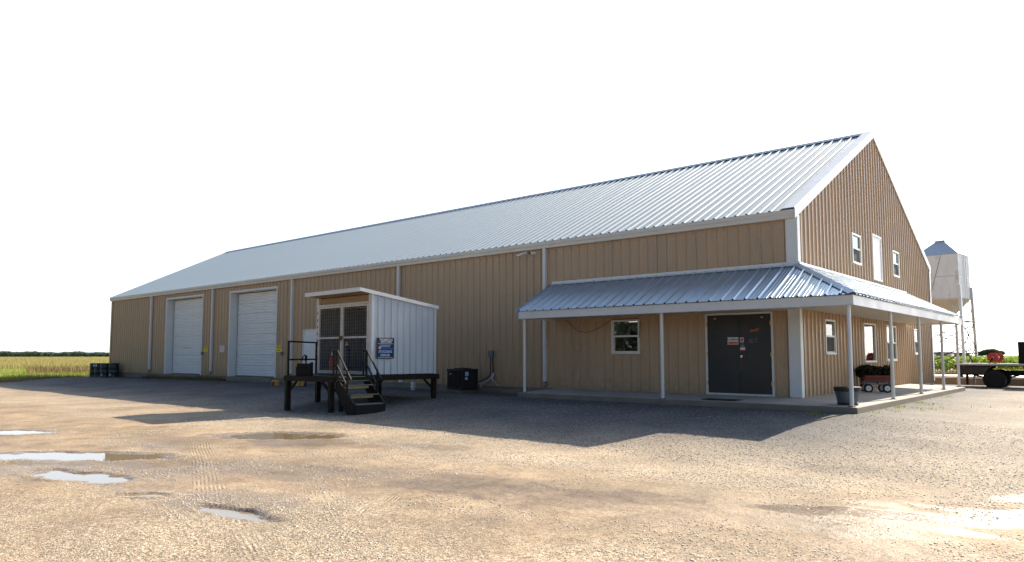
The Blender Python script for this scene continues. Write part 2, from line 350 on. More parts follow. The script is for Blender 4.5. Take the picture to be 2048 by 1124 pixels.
for pts_, hw in TR:
    P_ = np.array(pts_); tt = np.linspace(0, 1, 41); kk = np.linspace(0, 1, len(P_))
    # smooth the corner points into one curve
    co = [np.polyfit(kk, P_[:, q], min(3, len(P_)-1)) for q in (0, 1)]
    Q = np.stack([np.polyval(co[0], tt), np.polyval(co[1], tt)], 1); near_ = (np.abs(X) < 12) & (Y < -7) & (Y > -19)
    idx = np.where(near_)[0]; bd = np.full(len(idx), 9.); bc = np.zeros(len(idx))
    for (ax, ay), (bx, by) in zip(Q[:-1], Q[1:]):
        L_ = math.hypot(bx-ax, by-ay); ux, uy = (bx-ax)/L_, (by-ay)/L_
        s_ = (X[idx]-ax)*ux+(Y[idx]-ay)*uy; c_ = -(X[idx]-ax)*uy+(Y[idx]-ay)*ux
        d_ = np.hypot(np.maximum(np.maximum(-s_, s_-L_), 0), c_); q = d_ < bd; bd = np.where(q, d_, bd); bc = np.where(q, c_, bc)
    mk = (1-sstep(hw*.75, hw*1.1, bd))*tfade[idx]
    q = mk > trm[idx]; tru[idx] = np.where(q, bc, tru[idx]); trm[idx] = np.maximum(trm[idx], mk)
GREY_SHADE = (1-.55*sstep(1.5, 4.5, X))*(1-sstep(3.0, 8.0, np.hypot(np.maximum(np.maximum(-43.5-X, X-1.8), 0), np.maximum(np.maximum(-1.78-Y, Y-15.9), 0))+1.2*(fbm(X*.6, Y*.6, 3)-.5)))  # grey gravel along the front, with its shade painted in; weaker on the right
nx, ny = len(gx), len(gy)
ii = (np.arange(ny-1)[:, None]*nx+np.arange(nx-1)[None]).ravel()
GF = np.stack([ii, ii+1, ii+nx+1, ii+nx], 1)
def ground_mat():
    m, t, b = new_mat('gravel_and_mud'); N, L = t.nodes, t.links
    at = lambda n: (lambda a: (setattr(a, 'attribute_name', n), a)[1])(N.new('ShaderNodeAttribute')).outputs['Fac']
    geo = N.new('ShaderNodeNewGeometry').outputs['Position']
    def math_(op, a, bb=None):
        q = N.new('ShaderNodeMath'); q.operation = op
        for i, v in enumerate((a, bb)):
            if v is None: continue
            if isinstance(v, (int, float)): q.inputs[i].default_value = v
            else: L.new(v, q.inputs[i])
        return q.outputs[0]
    def mixc(f, a, bb, mode='MIX'):
        q = N.new('ShaderNodeMix'); q.data_type = 'RGBA'; q.blend_type = mode
        for i, v in ((0, f), (6, a), (7, bb)):
            if isinstance(v, (int, float)): q.inputs[i].default_value = v
            elif isinstance(v, tuple): q.inputs[i].default_value = (*v, 1)
            else: L.new(v, q.inputs[i])
        return q.outputs[2]
    def noise(s, d=4):
        q = N.new('ShaderNodeTexNoise'); q.inputs['Scale'].default_value = s; q.inputs['Detail'].default_value = d; L.new(geo, q.inputs[0]); return q.outputs[0]
    def vor(s, feat='F1'):
        q = N.new('ShaderNodeTexVoronoi'); q.inputs['Scale'].default_value = s; q.feature = feat; L.new(geo, q.inputs[0]); return q
    def rng(v, a, bb, c, d):
        q = N.new('ShaderNodeMapRange'); L.new(v, q.inputs[0])
        for i, k in enumerate((a, bb, c, d)): q.inputs[i+1].default_value = k
        return q.outputs[0]
    mud, wet, tru_, trm_ = at('mud'), at('wet'), at('track_u'), at('track')
    v1 = vor(60.); v2 = vor(135.)
    stone = N.new('ShaderNodeSeparateColor'); L.new(v1.outputs['Color'], stone.inputs[0])
    stone2 = N.new('ShaderNodeSeparateColor'); L.new(v2.outputs['Color'], stone2.inputs[0])
    sv = math_('ADD', math_('MULTIPLY', stone.outputs[0], .55), math_('MULTIPLY', stone2.outputs[0], .45))
    grav = mixc(at('grey'), mixc(rng(sv, .15, .85, 0, 1), (.12, .086, .052), (.70, .575, .42)), mixc(rng(sv, .15, .85, 0, 1), (.005, .008, .011), (.12, .147, .175)))  # second mix: grey gravel coloured darker and bluer to stand for shade
    gap = rng(v1.outputs['Distance'], .25, .75, 0, 1)
    grav = mixc(math_('MULTIPLY', gap, .35), grav, (.14, .11, .08))
    mcol = mixc(rng(noise(2.3, 6), .3, .7, 0, 1), (.205, .140, .082), (.365, .27, .168))
    mcol = mixc(math_('MULTIPLY', rng(stone2.outputs[1], .6, 1, 0, 1), .45), mcol, (.36, .31, .25))
    thr = math_('ADD', mud, math_('ADD', math_('MULTIPLY', math_('SUBTRACT', noise(9., 6), .5), 1.5), math_('MULTIPLY', math_('SUBTRACT', noise(38., 3), .5), 1.1)))
    mf = rng(thr, .25, .85, .10, .86)
    col = mixc(mf, grav, mcol)
    big = rng(noise(.6, 7), .32, .68, .76, 1.2)
    big = math_('MULTIPLY', big, math_('MULTIPLY', rng(noise(23., 3), .32, .68, .74, 1.28), rng(noise(61., 2), .3, .7, .74, 1.28)))
    comb = N.new('ShaderNodeCombineColor'); [L.new(big, comb.inputs[i]) for i in range(3)]
    col = mixc(1, col, comb.outputs[0], 'MULTIPLY')
    wf = rng(math_('ADD', wet, math_('MULTIPLY', math_('SUBTRACT', noise(6., 5), .5), .5)), .15, .75, 0, 1)
    damp = rng(noise(.45, 6), .46, .64, 0, .5)
    wall = math_('MAXIMUM', wf, math_('MULTIPLY', damp, mf))
    col = mixc(math_('MULTIPLY', wall, .55), col, mixc(1, col, (.42, .36, .28), 'MULTIPLY'))
    L.new(col, b.inputs['Base Color'])
    L.new(rng(wall, 0, 1, .86, .24), b.inputs['Roughness'])
    b.inputs['Specular IOR Level'].default_value = .3
    hgt = math_('ADD', math_('MULTIPLY', math_('SUBTRACT', 1., v1.outputs['Distance']), .6), math_('MULTIPLY', math_('SUBTRACT', 1., v2.outputs['Distance']), .35))
    hgt = math_('MULTIPLY', hgt, rng(mf, .1, 1, 1., .5))
    hgt = math_('ADD', hgt, math_('MULTIPLY', noise(14., 6), .7)); hgt = math_('ADD', hgt, math_('MULTIPLY', noise(3., 4), 1.1))
    ridge = math_('SINE', math_('ADD', math_('MULTIPLY', tru_, 138.), math_('MULTIPLY', noise(1.3, 5), 9.)))
    hgt = math_('ADD', hgt, math_('MULTIPLY', math_('MULTIPLY', math_('MULTIPLY', ridge, rng(noise(4.5, 5), .38, .62, .1, 1.)), trm_), .36))
    bp = N.new('ShaderNodeBump'); bp.inputs['Strength'].default_value = .85; bp.inputs['Distance'].default_value = .011
    L.new(hgt, bp.inputs['Height']); L.new(bp.outputs[0], b.inputs['Normal'])
    return m
M['ground'] = ground_mat()
g = npmesh('ground', np.stack([X, Y, Z], 1), GF, 'ground', dict(mud=MUD, wet=WET, track_u=tru, track=trm, grey=GREY_SHADE), smooth=True); kind(g, 'structure')
# water standing in the hollows of the ground
m, t, b = new_mat('muddy_water'); b.inputs['Base Color'].default_value = (.21, .16, .095, 1); b.inputs['Roughness'].default_value = .03; b.inputs['IOR'].default_value = 1.33
_n = t.nodes.new('ShaderNodeTexNoise'); _n.inputs['Scale'].default_value = 6; _b = t.nodes.new('ShaderNodeBump'); _b.inputs['Strength'].default_value = .02; _b.inputs['Distance'].default_value = .01
t.links.new(_n.outputs[0], _b.inputs['Height']); t.links.new(_b.outputs[0], b.inputs['Normal']); M['water'] = m
for ip, (cx, cy, a, b_, an, nz, fq) in enumerate(PUD):
    mb = MB(); k = 28; c, s = math.cos(an), math.sin(an); e = 1.38
    mb.v = [(cx+e*(a*math.cos(2*math.pi*j/k)*c-b_*math.sin(2*math.pi*j/k)*s), cy+e*(a*math.cos(2*math.pi*j/k)*s+b_*math.sin(2*math.pi*j/k)*c), LVL-.001*ip) for j in range(k)]; mb.f = [tuple(range(k))]
    kind(obj('puddle', mb, 'water'), 'structure')
# loose stones
def stones(name, n, sampler, r0, r1, m='stone'):
    x, y = sampler(n); z, wt = ground(x, y)
    keep = (z > LVL+.004); x, y, z = x[keep], y[keep], z[keep]; n = len(x)
    r = r0+(r1-r0)*RNG.random(n)**2.2; th = RNG.random(n)*6.283
    ov = np.array([(1, 0, 0), (0, 1, 0), (-1, 0, 0), (0, -1, 0), (0, 0, 1), (0, 0, -.6)], float)
    of = np.array([(0, 1, 4), (1, 2, 4), (2, 3, 4), (3, 0, 4), (1, 0, 5), (2, 1, 5), (3, 2, 5), (0, 3, 5)])
    P = ov[None]*(.6+.7*RNG.random((n, 6, 1)))*np.array([1, .75, .42])
    P[:, :, :2] += (RNG.random((n, 6, 2))-.5)*.5
    cx, sx = np.cos(th)[:, None], np.sin(th)[:, None]
    V = np.stack([P[:, :, 0]*cx-P[:, :, 1]*sx, P[:, :, 0]*sx+P[:, :, 1]*cx, P[:, :, 2]], 2)*r[:, None, None]
    V += np.stack([x, y, z+r*.12], 1)[:, None]
    F = of[None]+(np.arange(n)*6)[:, None, None]
    o = npmesh(name, V.reshape(-1, 3), F.reshape(-1, 3), m, dict(tint=np.repeat(RNG.random(n), 6)))
    return kind(o, 'stuff')
m, t, b = new_mat('gravel_stone'); _a = t.nodes.new('ShaderNodeAttribute'); _a.attribute_name = 'tint'; _r = t.nodes.new('ShaderNodeValToRGB')
_r.color_ramp.elements[0].color = (.16, .135, .11, 1); _r.color_ramp.elements[1].color = (.56, .50, .42, 1); _e = _r.color_ramp.elements.new(.5); _e.color = (.34, .285, .215, 1)
t.links.new(_a.outputs['Fac'], _r.inputs[0]); t.links.new(_r.outputs[0], b.inputs['Base Color']); b.inputs['Roughness'].default_value = .75; M['stone'] = m
m, t, b = new_mat('wet_grey_shade_stone'); _a = t.nodes.new('ShaderNodeAttribute'); _a.attribute_name = 'tint'; _r = t.nodes.new('ShaderNodeValToRGB')
_r.color_ramp.elements[0].color = (.02, .022, .025, 1); _r.color_ramp.elements[1].color = (.40, .44, .48, 1)  # shade of the building put into the wet grey stone colour
t.links.new(_a.outputs['Fac'], _r.inputs[0]); t.links.new(_r.outputs[0], b.inputs['Base Color']); b.inputs['Roughness'].default_value = .5; M['stone_grey_shade'] = m
M['stone_pale'] = mat('pale_limestone_chip', (.62, .57, .49), .7, 0, .2, 9.)
def samp_near(n):
    x = -9+18*RNG.random(n*3); y = -16.9+10.5*RNG.random(n*3)**1.6
    p = (.12+.88*(1-mudmask(x, y)))*np.clip(5.5/np.hypot(x-6.3, y+18.4), 0, 1)
    k = RNG.random(n*3) < p; return x[k][:n], y[k][:n]
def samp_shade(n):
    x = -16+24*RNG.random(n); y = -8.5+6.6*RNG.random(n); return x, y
stones('loose_gravel', 110000, samp_near, .0035, .009)
def samp_mid(n):
    x = -11+22*RNG.random(n*2); y = -15.2+7.5*RNG.random(n*2); k = fbm(x*.9, y*1.3, 4) > .47; return x[k][:n], y[k][:n]
stones('loose_gravel', 30000, samp_mid, .007, .017, 'stone_pale')
stones('loose_gravel', 34000, samp_shade, .007, .019, 'stone_grey_shade')

# ---------------------------------------------------------------- ribbed metal sheets
PU = np.array([0, .012, .034, .098, .106, .128, .136, .168, .176, .198, .206, .2708, .2928, .3048])
PH = np.array([.041, .041, 0, 0, .006, .006, 0, 0, .006, .006, 0, 0, .041, .041])
def corr(mb, u0, u1, P, lo, hi, openings=(), period=.3048, hs=1., minor=True):
    k = period/.3048; pu, ph = (PU*k, PH*hs) if minor else (PU[[0, 1, 2, 11, 12, 13]]*k, PH[[0, 1, 2, 11, 12, 13]]*hs)
    us = {u0, u1}
    for n in range(int(math.floor(u0/period))-1, int(math.ceil(u1/period))+1):
        for q in pu:
            if u0 < q+n*period < u1: us.add(round(q+n*period, 5))
    for o in openings:
        for q in o[:2]:
            if u0 < q < u1: us.add(q)
    us = sorted(us); H = lambda u: float(np.interp(u % period, pu, ph))
    for a, b in zip(us[:-1], us[1:]):
        if b-a < 1e-5: continue
        m = (a+b)/2; segs = [(lo, hi)]
        for ou0, ou1, z0, z1 in openings:
            if ou0 < m < ou1:
                out = []
                for s, e in segs:
                    if z1 <= s(m) or z0 >= e(m): out.append((s, e)); continue
                    if z0 > s(m): out.append((s, (lambda z: (lambda u: z))(z0)))
                    if z1 < e(m): out.append(((lambda z: (lambda u: z))(z1), e))
                segs = out
        for s, e in segs:
            sa, sb, ea, eb = s(a), s(b), e(a), e(b)
            if ea-sa < 1e-4 and eb-sb < 1e-4: continue
            ha, hb = H(a+1e-7), H(b-1e-7)
            mb.quad(P(a, sa, ha), P(b, sb, hb), P(b, max(eb, sb), hb), P(a, max(ea, sa), ha))
    return mb
Pf = lambda u, v, h: (u, -h, v)
Pg = lambda u, v, h: (h, u, v)
def fbox(mb, u0, u1, d0, d1, z0, z1): return mb.box(u0, u1, -d1, -d0, z0, z1)      # on the front wall, d = out of the wall
def gbox(mb, u0, u1, d0, d1, z0, z1): return mb.box(d0, d1, u0, u1, z0, z1)        # on the gable wall
PW = .9144
LEN, WID, RY, HR, HE = 43.5, 15.89, 7.65, 8.75, 4.93
slope_f = (HR-HE)/(RY+.15); slope_b = (HR-HE)/(WID+.15-RY)
def roofz(y): return HE+(y+.15)*slope_f if y < RY else HE+(WID+.15-y)*slope_b

B = thing('steel_building', 'long tan metal shop building with silver gable roof and two overhead doors', 'building')
ODS = [(-35.52, -31.30, .22, 4.42), (-28.30, -24.04, .22, 4.40)]
WALKD = (-21.78, -20.72, .26, 2.40); FWIN = (-5.51, -4.54, 1.29, 2.30); DD = (-2.49, -.63, .20, 2.38)
fo = [(o[0], o[1], 0. if o is not FWIN else o[2], o[3]) for o in ODS+[WALKD, FWIN, DD]]
k0 = int(LEN/PW)+1; first = None
for k in range(k0):
    a = -(k+1)*PW; b = a+PW
    a = max(a, -LEN)
    ops = [o for o in fo if o[0] < b and o[1] > a]
    full = b-a > PW-1e-4
    if not ops and full and first is not None and a < -7.6:
        share(first[0], B, (a-first[1], 0, 0))
    else:
        zb = .2 if a < -7.6 else .19
        o = obj('wall_panel', corr(MB(), a, b, Pf, lambda u: zb, lambda u: 4.80, ops), 'tan', B, fixn=False)
        if not ops and full and a < -7.7 and first is None: first = (o, a)
GW = [(1.96, 2.86, 1.27, 2.24), (5.67, 7.05, 1.03, 2.27), (8.40, 9.76, 1.05, 2.28), (12.55, 13.48, 1.27, 2.26), (4.78, 5.72, 4.04, 4.98), (7.07, 8.17, 3.72, 5.24), (9.72, 10.62, 4.05, 4.99)]
for k in range(int(WID/PW)+1):
    a = k*PW; b = min(a+PW, WID)
    obj('wall_panel', corr(MB(), a, b, Pg, lambda u: .19, lambda u: roofz(u)-.06, [o for o in GW if o[0] < b and o[1] > a]), 'tan', B, fixn=False)
mb = MB(); mb.box(-LEN, -LEN+.05, .05, WID-.05, .0, 4.8); mb.prism([(0.05, 4.8), (WID-.05, 4.8), (RY, HR-.15)], -LEN, -LEN+.05, 'x'); obj('wall', mb, 'tan', B)
obj('wall', MB().box(-LEN, -.02, WID-.04, WID, .0, 4.8), 'tan', B)
obj('footing', MB().box(-LEN-.02, -7.72, .0, .35, -.3, .195).box(-7.72, .02, .01, .3, -.1, .18).box(-.3, .012, .3, WID, -.3, .185).box(-LEN-.02, -LEN+.3, .35, WID, -.3, .19), 'concrete', B)
# roof sheets
cf, sf = math.cos(math.atan(slope_f)), math.sin(math.atan(slope_f)); cb, sb = math.cos(math.atan(slope_b)), math.sin(math.atan(slope_b))
Prf = lambda u, v, h: (u, v-h*sf, HE+(v+.15)*slope_f+h*cf)
Prb = lambda u, v, h: (u, v+h*sb, HE+(WID+.15-v)*slope_b+h*cb)
r1 = r2 = None
for k in range(int((LEN+.1)/PW)+1):
    a = max(.04-(k+1)*PW, -LEN-.06); b = .04-k*PW
    if r1 is not None and b-a > PW-1e-4:
        share(r1, B, (-k*PW, 0, 0)); share(r2, B, (-k*PW, 0, 0))
    else:
        q1 = obj('roof_panel', corr(MB(), a-.04, b-.04, lambda u, v, h: Prf(u+.04, v, h), lambda u: -.17, lambda u: RY-.02), 'roof', B, fixn=False)
        q2 = obj('roof_panel', corr(MB(), a-.04, b-.04, lambda u, v, h: Prb(u+.04, v, h), lambda u: RY+.02, lambda u: WID+.17), 'roof', B, fixn=False)
        if r1 is None: r1, r2 = q1, q2
mb = MB(); t_ = .018
mb.prism([(RY-.22, HR-.22*slope_f+.040), (RY, HR+.055), (RY+.22, HR-.22*slope_b+.040), (RY+.22, HR-.22*slope_b+.052), (RY, HR+.075), (RY-.22, HR-.22*slope_f+.052)], -LEN-.06, .06, 'x')
obj('ridge_cap', mb, 'roof', B)
# dark closure strips in the pans below the ridge cap
mb = MB(); n = int(LEN/.3048)
for i in range(n):
    u = -(i+.5)*.3048; mb.box(u-.115, u+.115, RY-.21, RY-.19, HR-.2*slope_f-.0, HR-.2*slope_f+.022)
kind(obj('ridge_closure', mb, 'black_steel', B), 'stuff')
# eave gutter with a rolled lip, rake and corner trims
gp = [(-.15, 4.715), (-.158, 4.80), (-.185, 4.84), (-.185, 4.925), (-.175, 4.935), (-.165, 4.925), (-.02, 4.925), (-.02, 4.715)]
obj('eave_gutter', MB().prism(gp, -LEN-.06, .03, 'x'), 'gutter', B)
mb = MB()
for i in range(n):
    u = -(i)*.3048+.04*0
    mb.box(u-.020, u+.020, -.172, -.160, 4.938, 4.962)
kind(obj('rib_closure', mb, 'black_steel', B), 'stuff')
obj('eave_gutter', MB().prism([(WID+.02, 4.715), (WID+.02, 4.925), (WID+.165, 4.925), (WID+.185, 4.925), (WID+.185, 4.84), (WID+.15, 4.8), (WID+.15, 4.715)], -LEN-.06, .055, 'x'), 'gutter', B)
def rake(x0, x1, xt):
    mb = MB()
    mb.prism([(-.19, HE-.02-.22), (RY, HR-.17), (RY, HR+.05), (-.19, HE-.02+.05)], x0, x1, 'x')
    mb.prism([(-.19, HE+.037), (RY, HR+.057), (RY, HR+.07), (-.19, HE+.05)], min(xt, x0), max(xt, x1)+0*x0, 'x')
    return mb
obj('rake_trim', rake(.034, .062, -.26), 'trim', B, bevel=.004)
mb = MB(); mb.prism([(WID+.19, HE-.24), (RY, HR-.17), (RY, HR+.05), (WID+.19, HE+.03)], .034, .062, 'x'); mb.prism([(WID+.19, HE+.035), (RY, HR+.055), (RY, HR+.07), (WID+.19, HE+.05)], -.16, .062, 'x')
obj('rake_trim', mb, 'gutter', B)
obj('corner_trim', MB().box(-.235, .062, -.062, -.034, .20, 4.715).box(.034, .062, -.034, .13, .20, 4.80).box(-.245, -.235, -.05, 0, .2, 4.715), 'trim', B, bevel=.004)
obj('corner_trim', MB().box(.034, .062, WID-.14, WID+.06, .2, 4.76), 'trim', B)
obj('corner_trim', MB().box(-LEN-.06, -LEN+.12, -.062, -.034, .2, 4.715), 'tan', B)
# downspouts
ds = None
for x in (-8.0, -15.22, -22.62, -30.05, -37.45):
    if ds is None:
        mb = MB(); mb.box(-.055, .055, -.145, -.035, .42, 4.72); mb.box(-.05, .05, -.15, -.14, .5, 4.6)
        ds = obj('downspout', mb, 'trim', B, bevel=.008); ds.location = (x, 0, 0)
        e = obj('outlet', MB().tube([(0, -.09, .42), (0, -.09, .32), (0.01, -.13, .25)], .042, 8), 'greybox', ds, smooth=True)
        st = obj('strap', MB().box(-.075, .075, -.15, -.034, 1.6, 1.63).box(-.075, .075, -.15, -.034, 3.4, 3.43), 'trim', ds)
    else:
        c = share(ds, B, (x, 0, 0)); share(e, c); share(st, c)
# screws along the girts
mb = MB()
for z in (1.0, 2.6, 3.6, 4.6, 5.6, 6.6, 7.6):
    for i in range(int(WID/.3048)):
        y = (i+.5)*.3048-.08
        if roofz(y)-.4 > z and not any(o[0]-.1 < y < o[1]+.1 and o[2]-.1 < z < o[3]+.1 for o in GW) and not (2.3 < z < 3.6):
            mb.box(.0, .008, y-.011, y+.011, z-.011, z+.011)
for z in (.35, 1.5, 3.4, 4.55):
    for i in range(int(LEN/.3048)):
        x = -(i+.5)*.3048+.08
        if not any(o[0]-.1 < x < o[1]+.1 and o[2]-.1 < z < o[3]+.1 for o in fo): mb.box(x-.009, x+.009, -.008, 0, z-.009, z+.009)
kind(obj('screws', mb, 'gutter', B, fixn=False), 'stuff')
mb = MB()
for i in range(int(LEN/.3048)):
    for j in range(6):
        y = .35+j*1.35; u = -(i+.5)*.3048+.075; p = Prf(u, y, .004); mb.box(p[0]-.010, p[0]+.010, p[1]-.011, p[1]+.011, p[2]-.004, p[2]+.006)
kind(obj('roof_screws', mb, 'greybox', B, fixn=False), 'stuff')
# overhead doors, set back in a deep white jamb
for i, (a, b, z0, z1) in enumerate(ODS):
    mb = MB()
    fbox(mb, a-.10, a+.0, -.42, .045, z0-.03, z1+.10); fbox(mb, b, b+.10, -.42, .045, z0-.03, z1+.10); fbox(mb, a-.0, b+.0, -.42, .045, z1, z1+.10)
    od = obj('overhead_door', mb, 'trim', B, bevel=.004)
    n = 8; h = (z1-z0-.02)/n; sec = None
    for k in range(n):
        if sec is None:
            q = h/4; pr = [(.0, .0)]
            for s in range(4):
                zz = s*q; pr += [(-.006, zz+.010), (-.036, zz+.028), (-.036, zz+q-.028), (-.006, zz+q-.010)] if s in (0, 1, 2, 3) else []
            pr += [(.0, h-.004), (.04, h-.004), (.04, 0)]
            sec = obj('door_section', MB().prism(pr, a+.03, b-.03, 'x'), 'door_white', od); sec.location = (0, .40, z0)
        else: share(sec, od, (0, .40, z0+k*h))
    obj('bottom_seal', MB().box(a+.03, b-.03, .385, .43, z0-.04, z0-.002), 'rubber', od)
    obj('side_seal', MB().box(a, a+.03, .372, .385, z0, z1).box(b-.03, b, .372, .385, z0, z1), 'rubber', od)
    if i == 0: obj('printed_notice', MB().box(a+1.18, a+2.30, .3715, .3745, 1.60, 1.635).box(a+1.25, a+2.2, .3715, .3745, 1.655, 1.668), 'rust', od)
    obj('apron', MB().box(a-.05, b+.05, -.3, .6, -.2, z0-.045), 'concrete', od)
# white walk door beside the second overhead door
a, b, z0, z1 = WALKD
wd = obj('walk_door', MB().box(a+.06, b-.06, -.012, .03, z0+.01, z1-.06), 'door_white', B)
obj('door_frame', MB().box(a, a+.06, -.045, .05, z0, z1).box(b-.06, b, -.045, .05, z0, z1).box(a+.06, b-.06, -.045, .05, z1-.06, z1), 'trim', wd, bevel=.004)
obj('knob', MB().lathe([(.0, -.08), (.028, -.078), (.03, -.05), (.014, -.04), (.014, -.012)], (a+.16, 0, z0+.98), 'y', 12), 'chrome', wd, smooth=True)
# dark double doors under the porch
a, b, z0, z1 = DD
dd = obj('double_door', MB().box(a, a+.055, -.05, .08, z0, z1).box(b-.055, b, -.05, .08, z0, z1).box(a+.055, b-.055, -.05, .08, z1-.05, z1), 'trim', B, bevel=.004)
mid = -1.54
for l, r in ((a+.058, mid-.003), (mid+.003, b-.058)):
    obj('door_leaf', MB().box(l, r, -.022, .022, z0+.055, z1-.053), 'door_dark', dd, bevel=.003)
obj('astragal', MB().box(mid-.02, mid+.012, -.030, -.0225, z0+.06, z1-.06), 'door_dark', dd)
obj('threshold', MB().box(a+.055, b-.055, -.045, .05, z0-.005, z0+.05), 'galv', dd)
for x in (a+.05, b-.05):
    for z in (.52, 1.28, 2.08): obj('hinge', MB().box(x-.022, x+.022, -.058, -.048, z-.055, z+.055).tube([(x, -.062, z-.06), (x, -.062, z+.06)], .009, 8), 'brass', dd)
obj('lever_handle', MB().lathe([(.0, -.075), (.034, -.072), (.036, -.03), (.036, -.0225)], (-1.47, 0, 1.22), 'y', 14).tube([(-1.47, -.075, 1.22), (-1.40, -.078, 1.215), (-1.36, -.066, 1.215)], .012, 8), 'chrome', dd, smooth=True)
obj('push_plate', MB().box(-1.525, -1.465, -.0262, -.0225, .85, 1.16), 'rust', dd)
obj('closer_bolt', MB().box(-2.24, -2.22, -.027, -.0225, 2.22, 2.25).box(-2.20, -2.18, -.027, -.0225, 2.22, 2.25).box(-.91, -.89, -.027, -.0225, 2.22, 2.25).box(-.95, -.93, -.027, -.0225, 2.22, 2.25), 'chrome', dd)
st = obj('sticker', MB().box(-1.865, -1.562, -.0255, -.0225, 1.532, 1.728), 'white', dd, label='white and red rental sticker on the left door leaf')
st2 = obj('sticker', MB().box(-1.520, -1.418, -.0256, -.0225, 1.574, 1.720), 'white', dd, label='small white and red square sticker')
st3 = obj('sticker', MB().box(-1.512, -1.405, -.0256, -.0225, 1.470, 1.535), 'greybox', dd, label='small grey sticker')
st4 = obj('sticker', MB().box(-1.520, -1.388, -.0256, -.0225, 1.372, 1.457), 'white', dd, label='white sticker with a red lower edge')
FR = (R(90), 0, R(0))
def flat(name, parent, x0, x1, y0, y1, z0, z1, m): return obj(name, MB().box(x0, x1, y0, y1, z0, z1), m, parent)
# (the stickers' print is one level down from the door, joined to the door itself)
flat('print_band', dd, -1.855, -1.572, -.0270, -.0255, 1.540, 1.612, 'redink')
text('lettering', 'U-HAUL', .088, 'navy', dd, (-1.713, -.0258, 1.672), FR, bold=.0025)
text('lettering', 'Pick-Up Drop-Off', .042, 'white', dd, (-1.713, -.0272, 1.576), FR, sx=.92)
flat('print_band', dd, -1.510, -1.428, -.0268, -.0256, 1.632, 1.700, 'redink'); flat('print_band', dd, -1.515, -1.424, -.0268, -.0256, 1.580, 1.618, 'greybox')
flat('print_band', dd, -1.519, -1.389, -.0268, -.0256, 1.374, 1.398, 'redink')
text('lettering', 'foodlif', .115, 'orange', dd, (-1.14, -.0232, 1.905), (R(90), R(-4), 0), shear=.35, sx=.74, bold=.002)
obj('decal', MB().box(-1.285, -1.14, -.0235, -.0225, 1.67, 1.682).box(-1.285, -1.18, -.0235, -.0225, 1.64, 1.65).box(-1.285, -1.17, -.0235, -.0225, 1.60, 1.612).box(-1.285, -1.15, -.0235, -.0225, 1.575, 1.585).box(-1.095, -1.065, -.0235, -.0225, 1.665, 1.695).box(-1.12, -1.06, -.0235, -.0225, 1.60, 1.612), 'greybox', dd)

# windows
def window(fb, u0, u1, z0, z1, split=True, interior=None, screen=True):
    mb = MB(); f = .055
    fb(mb, u0, u0+f, -.06, .05, z0, z1); fb(mb, u1-f, u1, -.06, .05, z0, z1); fb(mb, u0+f, u1-f, -.06, .05, z1-f, z1); fb(mb, u0+f, u1-f, -.06, .06, z0, z0+f)
    wn = obj('window', mb, 'vinyl', B, bevel=.004)
    zm = (z0+z1)/2+.02; s = .03
    if split:
        mb = MB(); fb(mb, u0+f, u1-f, -.03, .036, zm-.025, zm+.025)
        fb(mb, u0+f, u0+f+s, -.03, .022, z0+f, zm-.025); fb(mb, u1-f-s, u1-f, -.03, .022, z0+f, zm-.025); fb(mb, u0+f+s, u1-f-s, -.03, .022, z0+f, z0+f+s)
        fb(mb, u0+f, u0+f+.015, -.03, .03, zm+.025, z1-f); fb(mb, u1-f-.015, u1-f, -.03, .03, zm+.025, z1-f)
        obj('sash', mb, 'vinyl', wn)
        mb = MB(); fb(mb, u0+f+.015, u1-f-.015, -.002, .004, zm+.025, z1-f); obj('pane', mb, 'glass', wn)
        mb = MB(); fb(mb, u0+f+s, u1-f-s, -.022, -.016, z0+f+s, zm-.025); obj('pane', mb, 'glass', wn)
        if screen: mb = MB(); fb(mb, u0+f+s, u1-f-s, .008, .011, z0+f+s, zm-.025); obj('insect_screen', mb, 'screen', wn)
    else:
        mb = MB(); fb(mb, u0+f, u1-f, -.002, .004, z0+f, z1-f); obj('pane', mb, 'glass', wn)
    mb = MB(); d = -1.9 if interior else -.5
    fb(mb, u0-.3, u1+.3, d-.02, d, z0-.3, z1+.25)
    for q in ((u0-.32, u0-.3, z0-.3, z1+.25), (u1+.3, u1+.32, z0-.3, z1+.25), (u0-.3, u1+.3, z1+.25, z1+.27), (u0-.3, u1+.3, z0-.32, z0-.3)): fb(mb, q[0], q[1], d, -.065, q[2], q[3])
    obj('room_lining', mb, 'dark_in', wn)
    return wn
fw_ = window(fbox, *FWIN, interior=True, screen=False)
obj('lamp_tube', MB().box(-6.05, -5.50, 1.45, 1.52, 2.31, 2.335), 'tube', fw_)
for i, o in enumerate(GW):
    if i == 5: continue
    window(gbox, *o, split=(i != 1))
a, b, z0, z1 = GW[5]
lo_ = obj('loft_door', MB().box(.0, .03, a+.06, b-.06, z0+.05, z1-.06), 'door_white', B)
obj('door_frame', MB().box(-.02, .05, a, a+.06, z0, z1).box(-.02, .05, b-.06, b, z0, z1).box(-.02, .055, a+.06, b-.06, z1-.06, z1).box(-.02, .055, a+.06, b-.06, z0, z0+.05), 'trim', lo_, bevel=.004)
# loose cable under the porch, dryer vent low on the wall
pts = [(-7.2, -.05, 2.37), (-7.13, -.05, 2.34), (-6.9, -.045, 2.12), (-6.7, -.045, 2.0), (-6.45, -.045, 1.96), (-6.2, -.045, 1.99), (-5.9, -.045, 2.10), (-5.62, -.06, 2.25), (-5.45, -.065, 2.315), (-4.6, -.065, 2.33), (-4.52, -.055, 2.2), (-4.55, -.065, 1.75)]
obj('cable', MB().tube(pts, .006, 6), 'black_steel', B, smooth=True)
obj('vent_hood', MB().box(-15.2, -15.0, -.10, -.03, .22, .36).box(-15.22, -14.98, -.035, -.02, .2, .38), 'pvc', B, bevel=.01)

